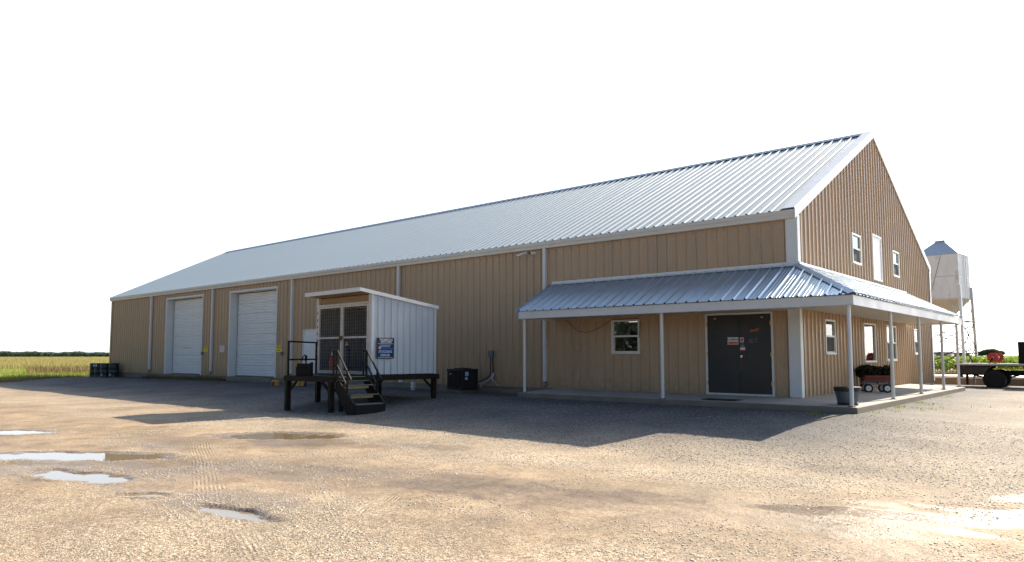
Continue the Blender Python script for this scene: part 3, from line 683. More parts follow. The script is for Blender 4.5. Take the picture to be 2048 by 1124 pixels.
# ---------------------------------------------------------------- porch
SL, SR, SFY, SBY = -7.72, 1.80, -1.80, 11.5
mb = MB()
mb.v += [(SL, SFY, .135), (SR, SFY, .135), (SR, SBY, .135), (0.0, SBY, .20), (0.0, 0.0, .20), (SL, 0.0, .20)]
mb.f += [(0, 1, 4, 5), (1, 2, 3, 4)]
n = len(mb.v); mb.v += [(SL, SFY, -.5), (SR, SFY, -.5), (SR, SBY, -.5), (0, SBY, -.5), (0, 0, -.5), (SL, 0, -.5)]
for i in range(6): mb.f.append((i, n+i, n+(i+1) % 6, (i+1) % 6))
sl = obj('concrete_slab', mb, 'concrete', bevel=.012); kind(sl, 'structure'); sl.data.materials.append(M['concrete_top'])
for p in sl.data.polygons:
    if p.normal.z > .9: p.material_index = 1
kind(obj('concrete_pad', MB().box(-13.2, -7.74, -.42, -.01, -.3, .12).box(-12.1, -10.75, -1.15, -.43, -.3, .10), 'concrete', bevel=.01), 'structure')
PO = thing('porch', 'wrap-around lean-to porch with blue-grey metal roof on thin white posts', 'porch', (1.65, -1.65, .14))
def pobj(name, mb, m, **k):
    o = obj(name, mb, m, PO, **k); o.location = -PO.location; return o
EY, EX, ZE, ZW = -1.84, 1.84, 2.575, 3.545
tf = (ZW-ZE)/(-EY); ca, sa = math.cos(math.atan(tf)), math.sin(math.atan(tf))
Ppf = lambda u, v, h: (u, v-h*sa, ZE+(v-EY)*tf+h*ca)
Pps = lambda u, v, h: (-v+h*sa, u, ZE+(v-EY)*tf+h*ca)      # v runs from -EX (eave) up to 0 (wall)
N_ = int((7.72+1.84)/PW)+1; p1 = None
for k in range(N_):
    b = 1.84-k*PW; a = max(b-PW, -7.70)
    if b-a < .01: continue
    if b <= 0 and p1 is not None and b-a > PW-1e-4:
        c = share(p1[0], PO); c.location = -PO.location+Vector((b-p1[1], 0, 0))
    else:
        o = pobj('porch_roof_panel', corr(MB(), a-1.84, b-1.84, lambda u, v, h: Ppf(u+1.84, v, h), lambda u: EY, lambda u: -.005 if u+1.84 <= 0 else max(EY, -(u+1.84)-.005), [(-1.84, 0, 5, 6)]), 'porchroof', fixn=False)
        if b <= 0 and p1 is None: p1 = (o, b)
p1 = None
for k in range(int((11.45+1.84)/PW)+1):
    a = -1.84+k*PW; b = min(a+PW, 11.45)
    if b-a < .01: continue
    if a >= 0 and p1 is not None and b-a > PW-1e-4:
        c = share(p1[0], PO); c.location = -PO.location+Vector((0, a-p1[1], 0))
    else:
        o = pobj('porch_roof_panel', corr(MB(), a+1.84, b+1.84, lambda u, v, h: Pps(u-1.84, v, h), lambda u: -EX, lambda u: -.005 if u-1.84 >= 0 else max(-EX, (u-1.84)-.005), [(1.84, 1.85, 5, 6)]), 'porchroof', fixn=False)
        if a >= 0 and p1 is None: p1 = (o, a)
# hip cap, wall flashing
hz = lambda t: ZE+(1.84-t)*tf
mb = MB(); hp = [(0, 0, hz(0)), (1.86, -1.86, hz(1.86))]; wv = .16
(ax, ay, az), (bx, by, bz) = hp
mb.quad((ax-wv, ay, az+.030), (bx-wv, by, bz+.030), (bx, by, bz+.062), (ax, ay, az+.062))
mb.quad((ax, ay, az+.062), (bx, by, bz+.062), (bx, by+wv, bz+.030), (ax, ay+wv, az+.030))
mb.quad((bx-wv, by, bz+.030), (bx, by+wv, bz+.030), (bx, by+wv, bz+.022), (bx-wv, by, bz+.022))
pobj('hip_cap', mb, 'porchroof', fixn=False)
pobj('wall_flashing', MB().box(-7.72, .10, -.075, -.064, ZW-.02, ZW+.065).box(-7.72, .06, -.20, -.063, ZW-.052, ZW-.04).box(.064, .075, -.07, 11.47, ZW-.02, ZW+.065).box(.064, .2, -.06, 11.47, ZW-.05, ZW-.04), 'trim')
mb = MB(); mb.prism([(-1.86, ZE+.03), (-.03, ZW+.03), (-.03, ZW-.05), (-1.86, ZE-.05)], -7.735, -7.71, 'x'); pobj('rake_trim', mb, 'porchroof')
# closures at the ends of the ribs
mb = MB()
for i in range(-1, 32):
    x = 1.84-i*.3048-.3048
    if x > -7.7: mb.box(x-.018, x+.018, EY-.012, EY+.002, ZE+.004, ZE+.028)
for i in range(44):
    y = -1.84+i*.3048
    if y < 11.45: mb.box(EX-.002, EX+.012, y-.018, y+.018, ZE+.004, ZE+.028)
kind(pobj('rib_closure', mb, 'black_steel'), 'stuff')
# fascia and soffit
pobj('fascia', MB().box(-7.68, 1.79, -1.79, -1.755, 2.345, 2.555).box(-7.68, 1.795, -1.796, -1.79, 2.345, 2.375).box(-7.69, 1.80, -1.80, -1.70, 2.556, 2.566), 'trim', bevel=.003)
pobj('fascia', MB().box(1.755, 1.79, -1.754, 11.42, 2.345, 2.555).box(1.79, 1.796, -1.79, 11.42, 2.345, 2.375).box(1.70, 1.80, -1.699, 11.43, 2.556, 2.566), 'trim', bevel=.003)
pobj('fascia', MB().box(-7.68, -7.65, -1.754, -.04, 2.345, 2.555), 'trim')
pobj('fascia', MB().box(.07, 1.754, 11.385, 11.42, 2.345, 2.555), 'trim')
sp = None
for i in range(24):
    x = -7.65+i*.3048
    if sp is None:
        mb = MB(); mb.box(0.004, .272, -1.752, -.066, 2.392, 2.40); mb.box(.27, .30, -1.752, -.066, 2.404, 2.412)
        sp = pobj('soffit_panel', mb, 'soffit'); sp.location = Vector((x, 0, 0))-PO.location
    else: c = share(sp, PO); c.location = Vector((x, 0, 0))-PO.location
for i in range(8):
    x = -.335+i*.3048; y1 = min(-.066, -.066-max(0, x+.27))
    if y1 > -1.7 and x < 1.5: pobj('soffit_panel', MB().box(x+.004, x+.272, -1.752, y1, 2.392, 2.40), 'soffit')
mb = MB(); mb.v = [(.064, -.0, 2.41), (1.752, -1.70, 2.41), (1.752, 11.38, 2.41), (.064, 11.38, 2.41)]; mb.f = [(0, 1, 2, 3)]
pobj('soffit_panel', mb, 'soffit')
post = None
for x, y in ((-7.56, -1.65), (-2.93, -1.65), (1.65, -1.65), (1.65, 1.95), (1.65, 5.2), (1.65, 8.5), (1.65, 11.25)):
    if post is None:
        post = pobj('post', MB().lathe([(.044, 0), (.044, 2.25)], k=16), 'trim', smooth=True)
        bp_ = obj('base_plate', MB().box(-.075, .075, -.06, .06, 0, .014), 'rust', post)
    else:
        q = share(post, PO); share(bp_, q); post_i = q; q.location = Vector((x, y, .138))-PO.location; continue
    post.location = Vector((x, y, .138))-PO.location

# ---------------------------------------------------------------- gas cage shed on its raised steel platform
SH_LOC, SH_RZ = (-9.93, -5.556, 0), -.055
SH = thing('storage_shed', 'white metal shed with mesh gates and a sloping roof standing on the raised black platform', 'shed', (SH_LOC[0], SH_LOC[1], .70), SH_RZ)
W_, L_, HF, HB = 2.81, 2.30, 2.30, 1.99
top = lambda b: HF-(HF-HB)*b/L_
Psr = lambda u, v, h: (h, u, v); Psl = lambda u, v, h: (-W_-h, u, v); Psb = lambda u, v, h: (u, L_+h, v)
for a, b in ((0, .686), (.686, 1.372), (1.372, 2.058), (2.058, 2.29)):
    obj('wall_panel', corr(MB(), a, b, Psr, lambda u: .01, lambda u: top(u), period=.2286, hs=1.1, minor=False), 'shedwhite', SH, fixn=False)
    obj('wall_panel', corr(MB(), a, b, Psl, lambda u: .01, lambda u: top(u), period=.2286, hs=1.1, minor=False), 'greybox', SH, fixn=False)  # white sheet given dark grey, standing for shade inside the cage
for k in range(4):
    a = -W_+k*.7; b = min(a+.7, -.01)
    obj('wall_panel', corr(MB(), a, b, Psb, lambda u: .01, lambda u: HB, period=.2286, hs=1.1, minor=False), 'greybox', SH, fixn=False)  # back sheet likewise: interior shade put in as dark grey
obj('corner_trim', MB().box(.0, .050, -.035, .05, .0, HF).box(-.03, .0, -.035, -.0, .0, HF), 'shedwhite', SH)
obj('corner_trim', MB().box(.0, .050, L_-.04, L_+.03, .0, HB-.01), 'shedwhite', SH)
obj('corner_trim', MB().box(-W_-.050, -W_+.0, -.035, .05, .0, HF), 'shedwhite', SH)
zr = lambda b: HF-(HF-HB)*b/L_
F0, B0, X0, X1 = -.44, L_+.12, -W_-.07, .06
mb = MB(); mb.prism([(F0, zr(F0)+.03), (B0, zr(B0)+.03), (B0, zr(B0)+.07), (F0, zr(F0)+.07)], X0+.012, X1-.012, 'x'); obj('roof_sheet', mb, 'shedwhite', SH)
mb = MB(); mb.prism([(F0, zr(F0)-.015), (B0, zr(B0)-.015), (B0, zr(B0)+.085), (F0, zr(F0)+.085)], X1-.012, X1, 'x'); obj('side_fascia', mb, 'trim', SH)
mb = MB(); mb.prism([(F0, zr(F0)-.015), (B0, zr(B0)-.015), (B0, zr(B0)+.085), (F0, zr(F0)+.085)], X0, X0+.012, 'x'); obj('side_fascia', mb, 'trim', SH)
obj('front_fascia', MB().box(X0+.012, X1-.012, F0-.012, F0, zr(F0)-.03, zr(F0)+.088), 'trim', SH)
mb = MB(); mb.prism([(F0, zr(F0)+.005), (0, zr(0)+.0), (0, zr(0)+.025), (F0, zr(F0)+.028)], X0+.02, X1-.02, 'x'); obj('eave_lining', mb, 'plywood', SH)
obj('header_board', MB().box(-W_+.06, -.035, .03, .05, 2.07, HF-.02), 'plywood', SH)
obj('frame_post', MB().box(-W_+.0, -W_+.075, -.035, .04, .0, HF-.01), 'rust_white', SH)
obj('frame_post', MB().box(-.11, -.03, -.035, .04, .0, HF-.01), 'rust_white', SH)
obj('frame_rail', MB().box(-W_+.075, -.11, -.03, .035, 2.03, 2.09), 'rust_white', SH)
obj('frame_rail', MB().box(-W_+.075, -.11, -.03, .035, .01, .05), 'rust_white', SH)
xm = -1.45
for l, r in ((-W_+.085, xm-.01), (xm+.01, -.12)):
    mb = MB(); t = .055
    mb.box(l, l+t, -.05, -.0, .06, 2.02); mb.box(r-t, r, -.05, 0, .06, 2.02); mb.box(l+t, r-t, -.05, 0, 2.02-t, 2.02); mb.box(l+t, r-t, -.05, 0, .06, .06+.04); mb.box(l+t, r-t, -.05, 0, 1.05, 1.10)
    gt = obj('gate', mb, 'rust_white', SH, bevel=.003)
    mb = MB(); n = 11
    for i in range(1, n): x = l+(r-l)*i/n; mb.box(x-.0015, x+.0015, -.056, -.053, .07, 2.01)
    for i in range(1, 20): z = .06+1.96*i/20; mb.box(l+.01, r-.01, -.0525, -.0495, z-.0015, z+.0015)
    kind(obj('wire_mesh', mb, 'rust_white', gt, fixn=False), 'stuff')
obj('latch', MB().box(xm-.09, xm+.09, -.085, -.057, 1.02, 1.12).box(xm-.03, xm+.03, -.11, -.085, .97, 1.06), 'rust', SH, bevel=.006)
mb = MB()
for i in range(9): mb.tube([(-W_+.03, -.05, .12+i*.21), (-W_+.03, -.05, .2+i*.21)], .010, 6)
obj('hinge', mb, 'rust', SH)
obj('frame_rail', MB().box(-W_+.03, -.05, L_-.10, L_-.06, 1.02, 1.09), 'rust_white', SH)

PLAT = thing('loading_platform', 'raised black steel platform with guard rail and yellow-edged steps in front of the white shed', 'platform', (SH_LOC[0], SH_LOC[1], 0), SH_RZ)
ls = lambda x, y: ((x-SH_LOC[0])*math.cos(SH_RZ)+(y-SH_LOC[1])*math.sin(SH_RZ), -(x-SH_LOC[0])*math.sin(SH_RZ)+(y-SH_LOC[1])*math.cos(SH_RZ))
FL = ls(-11.62, -7.10); FRt = ls(-9.72, -7.0); DZ = .695
fl0 = (-1.66, -1.72); SX = .27; fr0 = (.14+SX, -1.42)
deck = [fl0, fr0, (.14+SX, -.36), (.14, -.34), (.14, -.02), (.10, L_+.10), (-W_-.08, L_+.10), (-W_-.10, -.06)]
mb = MB(); mb.prism(deck, DZ-.02, DZ, 'z'); obj('deck_plate', mb, 'black_steel', PLAT)
mb = MB()
for (a, b), z0 in zip(zip(deck, deck[1:]+deck[:1]), [0]*8):
    mb.beam((*a, DZ-.085), (*b, DZ-.085), .07, .13)
obj('edge_beam', mb, 'brown_steel', PLAT)
def zg(p):
    c, s = math.cos(SH_RZ), math.sin(SH_RZ)
    x, y = SH_LOC[0]+p[0]*c-p[1]*s, SH_LOC[1]+p[0]*s+p[1]*c
    return float(ground(np.array([x]), np.array([y]))[0][0])-.02
for i, p in enumerate([(fl0[0]+.06, fl0[1]+.07), (fr0[0]-.22, fr0[1]+.03), (-.02, .03), (-W_+.05, .0), (0.02, L_-.03), (-W_+.05, L_-.03), (.10, -1.02)]):
    s = .065 if i != 6 else .05
    po_ = obj('post', MB().box(p[0]-s, p[0]+s, p[1]-s, p[1]+s, zg(p), DZ-.15), 'brown_steel', PLAT, bevel=.006)
    if i in (0, 1, 2, 3, 4):
        dirs = {0: [(.38, .06)], 1: [(-.38, -.05), (.0, .38)], 2: [(0, .38), (-.36, 0)], 3: [(.36, 0)], 4: [(0, -.38)]}[i]
        mb = MB()
        for dx, dy in dirs: mb.beam((p[0], p[1], .22), (p[0]+dx, p[1]+dy, DZ-.15), .05, .05)
        obj('brace', mb, 'brown_steel', po_)
# guard rail along the slanting left edge
ra, rb = Vector((fl0[0]+.03, fl0[1]+.08, 0)), Vector((-W_-.0, -.05, 0))
mb = MB()
for p in (ra, rb): mb.box(p.x-.025, p.x+.025, p.y-.025, p.y+.025, DZ, 1.66)
for z in (1.64, 1.13): mb.beam(ra+Vector((0, 0, z)), rb+Vector((0, 0, z)), .045, .045)
obj('guard_rail', mb, 'black_steel', PLAT)
# steps down to the right
y0, y1 = -1.36, -.42
for x, z, nose in ((.14, DZ, True), (.30, .475, True), (.52, .235, True), (.74, .005, False)):
    if nose:
        obj('nosing', MB().box(x+SX+.003, x+SX+.018, y0+.06, y1-.06, z-.105, z-.012), 'nosing', PLAT)
    if z < .6:
        obj('step_tread', MB().box(x+SX-.02, x+SX+.235, y0+.045, y1-.045, z-.028, z), 'tread', PLAT, bevel=.004)
obj('step_tread', MB().box(.10+SX, .33+SX, y0+.045, y1-.045, .560, .585), 'tread', PLAT, bevel=.004)
obj('bottom_step', MB().box(.70+SX, 1.0+SX, y0+.0, y1+.0, -.27, -.03), 'black_steel', PLAT, bevel=.005)
for y in (y0, y1):
    mb = MB(); mb.prism([(px_+SX, pz_) for px_, pz_ in [(.12, DZ-.14), (.12, .30), (.66, -.27), (.98, -.27), (.98, .0), (.30, DZ-.14)]], y-.02, y+.02, 'y')
    obj('stringer', mb, 'brown_steel', PLAT)
for y in (y0, y1):
    mb = MB(); d = y
    mb.box(.10+SX, .145+SX, d-.022, d+.022, .3, 1.36)
    mb.box(.60+SX, .645+SX, d-.022, d+.022, -.1, .87)
    mb.beam((-.03+SX, d, 1.375), (.16+SX, d, 1.375), .045, .04); mb.beam((.14+SX, d, 1.375), (.80+SX, d, .62), .045, .04)
    mb.beam((-.03+SX, d, .99), (.16+SX, d, .99), .045, .04); mb.beam((.14+SX, d, .99), (.62+SX, d, .44), .045, .04)
    mb.box(-.05+SX, -.01+SX, d-.02, d+.02, DZ, 1.37)
    obj('hand_rail', mb, 'black_steel', PLAT, bevel=.005)
# dealer sign on the shed wall
SG = thing('dealer_sign', 'dark blue dealer sign fixed to the white shed wall beside the steps', 'sign', SH_LOC, SH_RZ)
RX = (R(90), 0, R(90)); q = .054
obj('board', MB().box(.047, q, .15, .745, 1.165, 1.745), 'navy', SG)
obj('border', MB().box(.0525, q+.001, .15, .745, 1.16, 1.168).box(.0525, q+.001, .15, .745, 1.742, 1.75).box(.0525, q+.001, .147, .153, 1.168, 1.742).box(.0525, q+.001, .742, .748, 1.168, 1.742), 'ink', SG)
text('lettering', 'THOMPSON', .092, 'white', SG, (q+.001, .465, 1.690), RX, sx=.92, bold=.002)
text('lettering', 'BROTHERS', .066, 'white', SG, (q+.001, .475, 1.630), RX, sx=1.18, bold=.002)
text('lettering', 'STOCKING', .095, 'paleblue', SG, (q+.001, .447, 1.353), RX, sx=.98, bold=.003)
text('lettering', 'DEALER', .095, 'paleblue', SG, (q+.001, .440, 1.255), RX, sx=.98, bold=.003)
obj('printed_panel', MB().box(q, q+.001, .19, .72, 1.575, 1.59).box(q, q+.001, .26, .64, 1.532, 1.548).box(q, q+.001, .26, .60, 1.492, 1.507).box(q, q+.001, .18, .71, 1.185, 1.198), 'paleblue', SG)
obj('printed_panel', MB().box(q, q+.001, .31, .71, 1.42, 1.465), 'blue', SG)
obj('emblem', MB().lathe([(.0, 0), (.055, 0), (.055, .001)], (q, .25, 1.465), 'x', 20), 'redink', SG)
obj('emblem', MB().lathe([(.0, 0), (.036, 0), (.036, .0006)], (q+.001, .25, 1.47), 'x', 20), 'paleblue', SG)

# gas cylinders inside the cage
def shed_pt(x, y, z=.70): c, s = math.cos(SH_RZ), math.sin(SH_RZ); return (SH_LOC[0]+x*c-y*s, SH_LOC[1]+x*s+y*c, z)
def cylinder(name, label, m, p, r, h, cap, group=None):
    t = thing(name, label, 'gas cylinder', shed_pt(*p), 0, group)
    obj('body', MB().lathe([(.0, 0), (r*.96, 0), (r, .03), (r, h-.16), (r*.86, h-.09), (r*.55, h-.03), (r*.34, h)], k=20), m, t, smooth=True)
    obj('neck_ring', MB().lathe([(r*.36, h-.02), (r*.40, h), (r*.40, h+.03), (r*.3, h+.03)], k=16), 'galv', t, smooth=True)
    obj('valve', MB().lathe([(.016, h), (.018, h+.06), (.03, h+.065), (.03, h+.09), (.0, h+.092)], k=10).tube([(0, 0, h+.05), (.05, -.03, h+.05)], .011, 8), cap, t, smooth=True)
    return t
cylinder('gas_cylinder', 'dark blue gas cylinder with pale collar standing behind the left mesh gate', 'bluecyl', (-1.86, .42), .115, .86, 'brass')
cylinder('gas_cylinder', 'short red gas cylinder leftmost behind the left mesh gate', 'redcyl', (-2.52, .32), .10, .56, 'chrome')
cylinder('gas_cylinder', 'short red gas cylinder second from the left behind the mesh gate', 'redcyl', (-2.26, .38), .10, .60, 'brass')
for i, (x, y) in enumerate(((-.98, .9), (-.68, .8), (-.40, .92))):
    cylinder('gas_cylinder', ['tall dark cylinder behind the right gate, leftmost of its three', 'tall dark cylinder in the middle of the three behind the right gate', 'tall dark cylinder behind the right gate, nearest the shed corner'][i], 'bluecyl', (x, y), .135, 1.30, 'chrome', 'tall cylinders in the right half of the cage')

# ---------------------------------------------------------------- things along the long wall
def wall_sign(name, label, x0, x1, z0, z1, m, lines, tm):
    t = thing(name, label, 'sign', ((x0+x1)/2, -.0425, (z0+z1)/2))
    w, h = (x1-x0)/2, (z1-z0)/2
    obj('plate', MB().box(-w, w, -.006, 0, -h, h), m, t, bevel=.002)
    for s, sz, dz, sx in lines: text('lettering', s, sz, tm, t, (0, -.0065, dz), FR, sx=sx, bold=.002)
    return t
wall_sign('warning_sign', 'yellow sign to the right of the far overhead door', -30.98, -30.50, 1.42, 1.72, 'yellow', [('RESTRICTED', .085, .07, .85), ('AREA', .085, -.05, .95)], 'ink')
wall_sign('warning_sign', 'yellow sign to the right of the near overhead door, by the guard rail', -23.94, -23.48, 1.385, 1.69, 'yellow', [('RESTRICTED', .085, .07, .82), ('AREA', .085, -.05, .95)], 'ink')
ws = wall_sign('notice_sign', 'white notice with red print between the two overhead doors', -29.22, -28.76, 1.41, 1.74, 'white', [('NOTICE', .085, .105, .95)], 'redink')
obj('printed_lines', MB().box(-.17, .17, -.0072, -.006, .03, .045).box(-.15, .15, -.0072, -.006, -.02, -.006).box(-.17, .17, -.0072, -.006, -.07, -.056).box(-.12, .12, -.0072, -.006, -.12, -.108), 'redink', ws)
for i, (x, z) in enumerate(((-31.08, 1.35), (-23.41, 1.33))):
    t = thing('door_switch', ['small grey door switch by the far yellow sign', 'small grey door switch under the near yellow sign'][i], 'switch', (x, -.035, z))
    obj('case', MB().box(-.07, .07, -.07, 0, -.085, .085), 'greybox', t, bevel=.008); obj('button', MB().lathe([(0, -.09), (.02, -.088), (.022, -.071)], (0, 0, .03), 'y', 10), 'ink', t)
    obj('conduit', MB().tube([(0, -.02, .085), (0, -.02, .75)], .012, 8), 'galv', t, smooth=True)
# cameras under the eave
t = thing('security_camera', 'white bullet security camera under the eave, pointing left', 'camera', (-8.82, -.034, 4.62))
obj('mount', MB().lathe([(.0, -.06), (.05, -.055), (.06, 0)], (0, 0, .03), 'y', 14), 'vinyl', t, smooth=True)
obj('body', MB().tube([(.0, -.06, .02), (-.05, -.10, .0), (-.06, -.11, -.005)], .02, 8).tube([(-.03, -.09, .01), (-.21, -.26, -.08)], .042, 12), 'vinyl', t, smooth=True)
obj('lens', MB().tube([(-.212, -.262, -.081), (-.222, -.271, -.086)], .036, 12), 'ink', t)
t = thing('security_camera', 'round security camera under the eave with dark lens facing the yard', 'camera', (-8.48, -.034, 4.60))
obj('mount', MB().lathe([(.0, -.05), (.055, -.05), (.065, 0)], (0.04, 0, 0.0), 'y', 14), 'vinyl', t, smooth=True)
obj('body', MB().tube([(.03, -.05, .0), (-.02, -.2, -.01)], .05, 14), 'vinyl', t, smooth=True)
obj('lens', MB().tube([(-.02, -.2005, -.01), (-.023, -.21, -.011)], .043, 14), 'ink', t)
# air conditioner, disconnect box and pipework
AC = thing('air_conditioner', 'dark grey outdoor air conditioner on a pad against the tan wall', 'air conditioner', (-11.0, -.80, .10), R(-4))
mb = MB(); mb.box(-.40, .40, -.36, .34, 0, .06); mb.box(-.41, .41, -.37, .35, .62, .69); mb.box(-.40, -.36, -.36, -.32, .06, .62); mb.box(.36, .40, -.36, -.32, .06, .62); mb.box(-.40, -.36, .30, .34, .06, .62); mb.box(.36, .40, .30, .34, .06, .62)
obj('cabinet', mb, 'acgrey', AC, bevel=.01)
obj('coil', MB().box(-.36, .36, -.33, .31, .06, .62), 'ink', AC)
mb = MB()
for i in range(11): x = -.33+i*.066; mb.box(x-.014, x+.014, -.357, -.335, .06, .62)
for i in range(10): y = -.29+i*.064; mb.box(.337, .358, y-.014, y+.014, .06, .62)
obj('louvre', mb, 'acgrey', AC)
obj('fan_guard', MB().lathe([(.29, .69), (.30, .71), (.05, .73), (.0, .73)], (0, 0, 0), 'z', 24), 'ink', AC)
obj('badge', MB().box(-.235, -.185, -.368, -.3605, .50, .55), 'white', AC)
obj('data_plate', MB().box(.40, .404, -.25, -.10, .46, .60).box(.40, .404, -.25, -.14, .33, .42), 'paleblue', AC)
EB = thing('disconnect_box', 'grey electrical disconnect box on the wall with two black conduits', 'electrical box', (-10.34, -.036, 1.30))
obj('case', MB().box(-.09, .09, -.10, 0, -.10, .11), 'greybox', EB, bevel=.006); obj('cover', MB().box(-.1, .1, -.112, -.1, -.105, .115), 'greybox', EB)
obj('conduit', MB().tube([(-.03, -.05, -.10), (-.02, -.05, -.55), (-.03, -.06, -.72), (-.12, -.15, -.84), (-.32, -.36, -.96), (-.58, -.52, -.98)], .017, 8), 'ink', EB, smooth=True)
obj('conduit', MB().tube([(.06, -.05, -.10), (.08, -.045, -.5), (.09, -.045, -.85)], .017, 8), 'ink', EB, smooth=True)
LP = thing('line_cover', 'pale pipe fitting and lines at the foot of the tan wall beside the air conditioner', 'pipe', (-10.26, -.04, .15))
obj('elbow', MB().tube([(0.02, -.04, .50), (0, -.05, .40), (-.02, -.07, .33)], .06, 10), 'galv', LP, smooth=True)
obj('line', MB().tube([(-.02, -.08, .36), (-.1, -.14, .25), (-.25, -.25, .15), (-.42, -.33, .12), (-.62, -.42, .10)], .028, 8), 'galv', LP, smooth=True)
obj('line', MB().tube([(-.33, -.30, .14), (-.30, -.31, .0)], .018, 8), 'galv', LP, smooth=True)
obj('drain', MB().tube([(-.02, -.11, .33), (.16, -.16, .22), (.40, -.22, .08)], .014, 8), 'pvc', LP, smooth=True)
t = thing('vent_pipe', 'short white plastic pipe standing in the gravel under the shed', 'pipe', (-13.40, -.90, -.02))
obj('pipe', MB().lathe([(.075, -.05), (.075, .22), (.09, .22), (.09, .31), (.0, .315)], k=16), 'pvc', t, smooth=True); obj('collar', MB().lathe([(.095, .12), (.095, .16), (.076, .17)], k=16), 'pvc', t, smooth=True)
# yard hydrant, black bin, yellow blocks
t = thing('yard_hydrant', 'black yard hydrant with a hose in front of the white walk door', 'hydrant', (-18.9, -1.75, -.06))
obj('standpipe', MB().tube([(0, 0, 0), (0, 0, 1.1)], .03, 10), 'black_steel', t, smooth=True)
obj('head', MB().tube([(0, 0, 1.08), (0, 0, 1.25), (.05, -.02, 1.28)], [.045, .055, .04], 10).tube([(.03, -.02, 1.16), (.13, -.08, 1.12)], .028, 8), 'black_steel', t, smooth=True)
obj('lever', MB().tube([(0, 0, 1.28), (-.10, .0, 1.33), (-.24, .0, 1.22), (-.27, 0, 1.10)], .02, 8), 'black_steel', t, smooth=True)
obj('hose', MB().tube([(.13, -.08, 1.12), (.17, -.10, 1.0), (.10, -.1, .6), (.14, -.1, .3), (.05, -.12, .02), (-.3, -.2, .03)], .022, 8), 'ink', t, smooth=True)
obj('hose', MB().tube([(-.27, 0, 1.12), (-.30, -.02, .7), (-.36, -.03, .2), (-.40, -.05, .0)], .015, 8), 'ink', t, smooth=True)
t = thing('steel_bin', 'black open steel tray holding a pale sheet at the left end of the platform', 'bin', (-11.33, -6.78, .697), R(-42))
mb = MB(); mb.box(-.22, .22, -.18, .18, .0, .02); mb.box(-.24, .24, -.2, -.18, 0, .24); mb.box(-.24, -.22, -.18, .18, 0, .24); mb.box(.22, .24, -.18, .18, 0, .33); mb.box(-.24, .24, .18, .20, 0, .36)
obj('body', mb, 'black_steel', t, bevel=.004); obj('handle', MB().tube([(.245, -.1, .2), (.29, -.1, .22), (.29, .1, .22), (.245, .1, .2)], .012, 6), 'black_steel', t)
obj('pale_sheet', MB().box(-.19, .10, .15, .178, .06, .33), 'galv', t)
for i, (x, y, w_, h_, a) in enumerate(((-20.55, -2.1, .28, .30, .3), (-19.95, -1.35, .46, .42, -.2))):
    t = thing('plastic_block', ['small faded yellow plastic block on the gravel left of the platform', 'larger faded yellow plastic block behind the guard rail'][i], 'block', (x, y, -.07), a)
    w2 = w_/2
    obj('shell', MB().prism([(-w2, 0), (w2, 0), (w2*.94, h_), (-w2*.94, h_)], -w2*.8, w2*.8, 'y'), 'yblock', t, bevel=.035)
    obj('recess', MB().box(-w2*.6, w2*.6, -w2*.8-.012, -w2*.8-.002, h_*.22, h_*.78), 'rust' if i == 0 else 'yblock', t, bevel=.004)
# drums at the far corner
dl = ['dark green drum at the far corner of the building, leftmost of the row', 'dark green drum with a white label second from the left', 'dark green drum third from the left at the building corner', 'dark green drum closest to the tan wall, last of the row']
for i, (x, y) in enumerate(((-43.9, -.75), (-43.1, -.75), (-42.25, -.72), (-41.55, -.5))):
    t = thing('drum', dl[i], 'drum', (x, y, float(ground(np.array([x]), np.array([y]))[0][0])-.01), i*1.3, 'dark drums at the far corner')
    obj('body', MB().lathe([(0, 0), (.28, 0), (.30, .02), (.29, .05), (.29, .27), (.305, .30), (.29, .33), (.29, .58), (.305, .61), (.29, .64), (.29, .84), (.30, .87), (.27, .88), (0, .87)], k=24), 'drum', t, smooth=True)
    obj('bung', MB().lathe([(.03, .87), (.03, .89), (0, .89)], (.12, .1, 0), 'z', 10), 'galv', t)
    a_ = R(-48)-i*1.3+(.25 if i == 0 else -.3); c_, s_ = math.cos(a_), math.sin(a_)
    mb = MB(); zz = .68 if i < 2 else .12
    mb.quad(*[(.2925*math.cos(a_+k)+0, .2925*math.sin(a_+k), zz+j) for k, j in ((-.16, 0), (.16, 0), (.16, .11), (-.16, .11))]); obj('paper_label', mb, 'white', t)

# ---------------------------------------------------------------- things on the porch
t = thing('tub', 'grey half-barrel tub with black rim behind the corner porch post', 'tub', (1.43, -1.17, .142))
obj('body', MB().lathe([(0, .02), (.20, .0), (.205, .03), (.265, .34), (.275, .40), (.255, .40), (.19, .06), (0, .05)], k=28), 'tub', t, smooth=True)
obj('rim_band', MB().lathe([(.263, .31), (.279, .315), (.288, .405), (.266, .41)], k=28), 'ink', t, smooth=True)
obj('base_band', MB().lathe([(.206, .005), (.214, .005), (.223, .055), (.214, .06)], k=28), 'ink', t, smooth=True)
obj('soil', MB().lathe([(0, .33), (.25, .33)], k=24), 'dark_in', t)
t = thing('door_mat', 'dark door mat lying on the concrete before the double doors', 'mat', (-1.45, -1.35, .155), 0)
obj('pad', MB().box(-.42, .42, -.20, .20, 0, .012), 'mat_door', t); obj('border', MB().box(-.45, .45, -.23, -.20, 0, .010).box(-.45, .45, .20, .23, 0, .010).box(-.45, -.42, -.20, .20, 0, .010).box(.42, .45, -.20, .20, 0, .010), 'rubber', t)
WG = thing('toy_wagon', 'red slatted pull wagon with white wheels parked by the gable wall', 'wagon', (.25, 4.45, .17), R(-62))
wl, ww, zb = .74, .44, .24
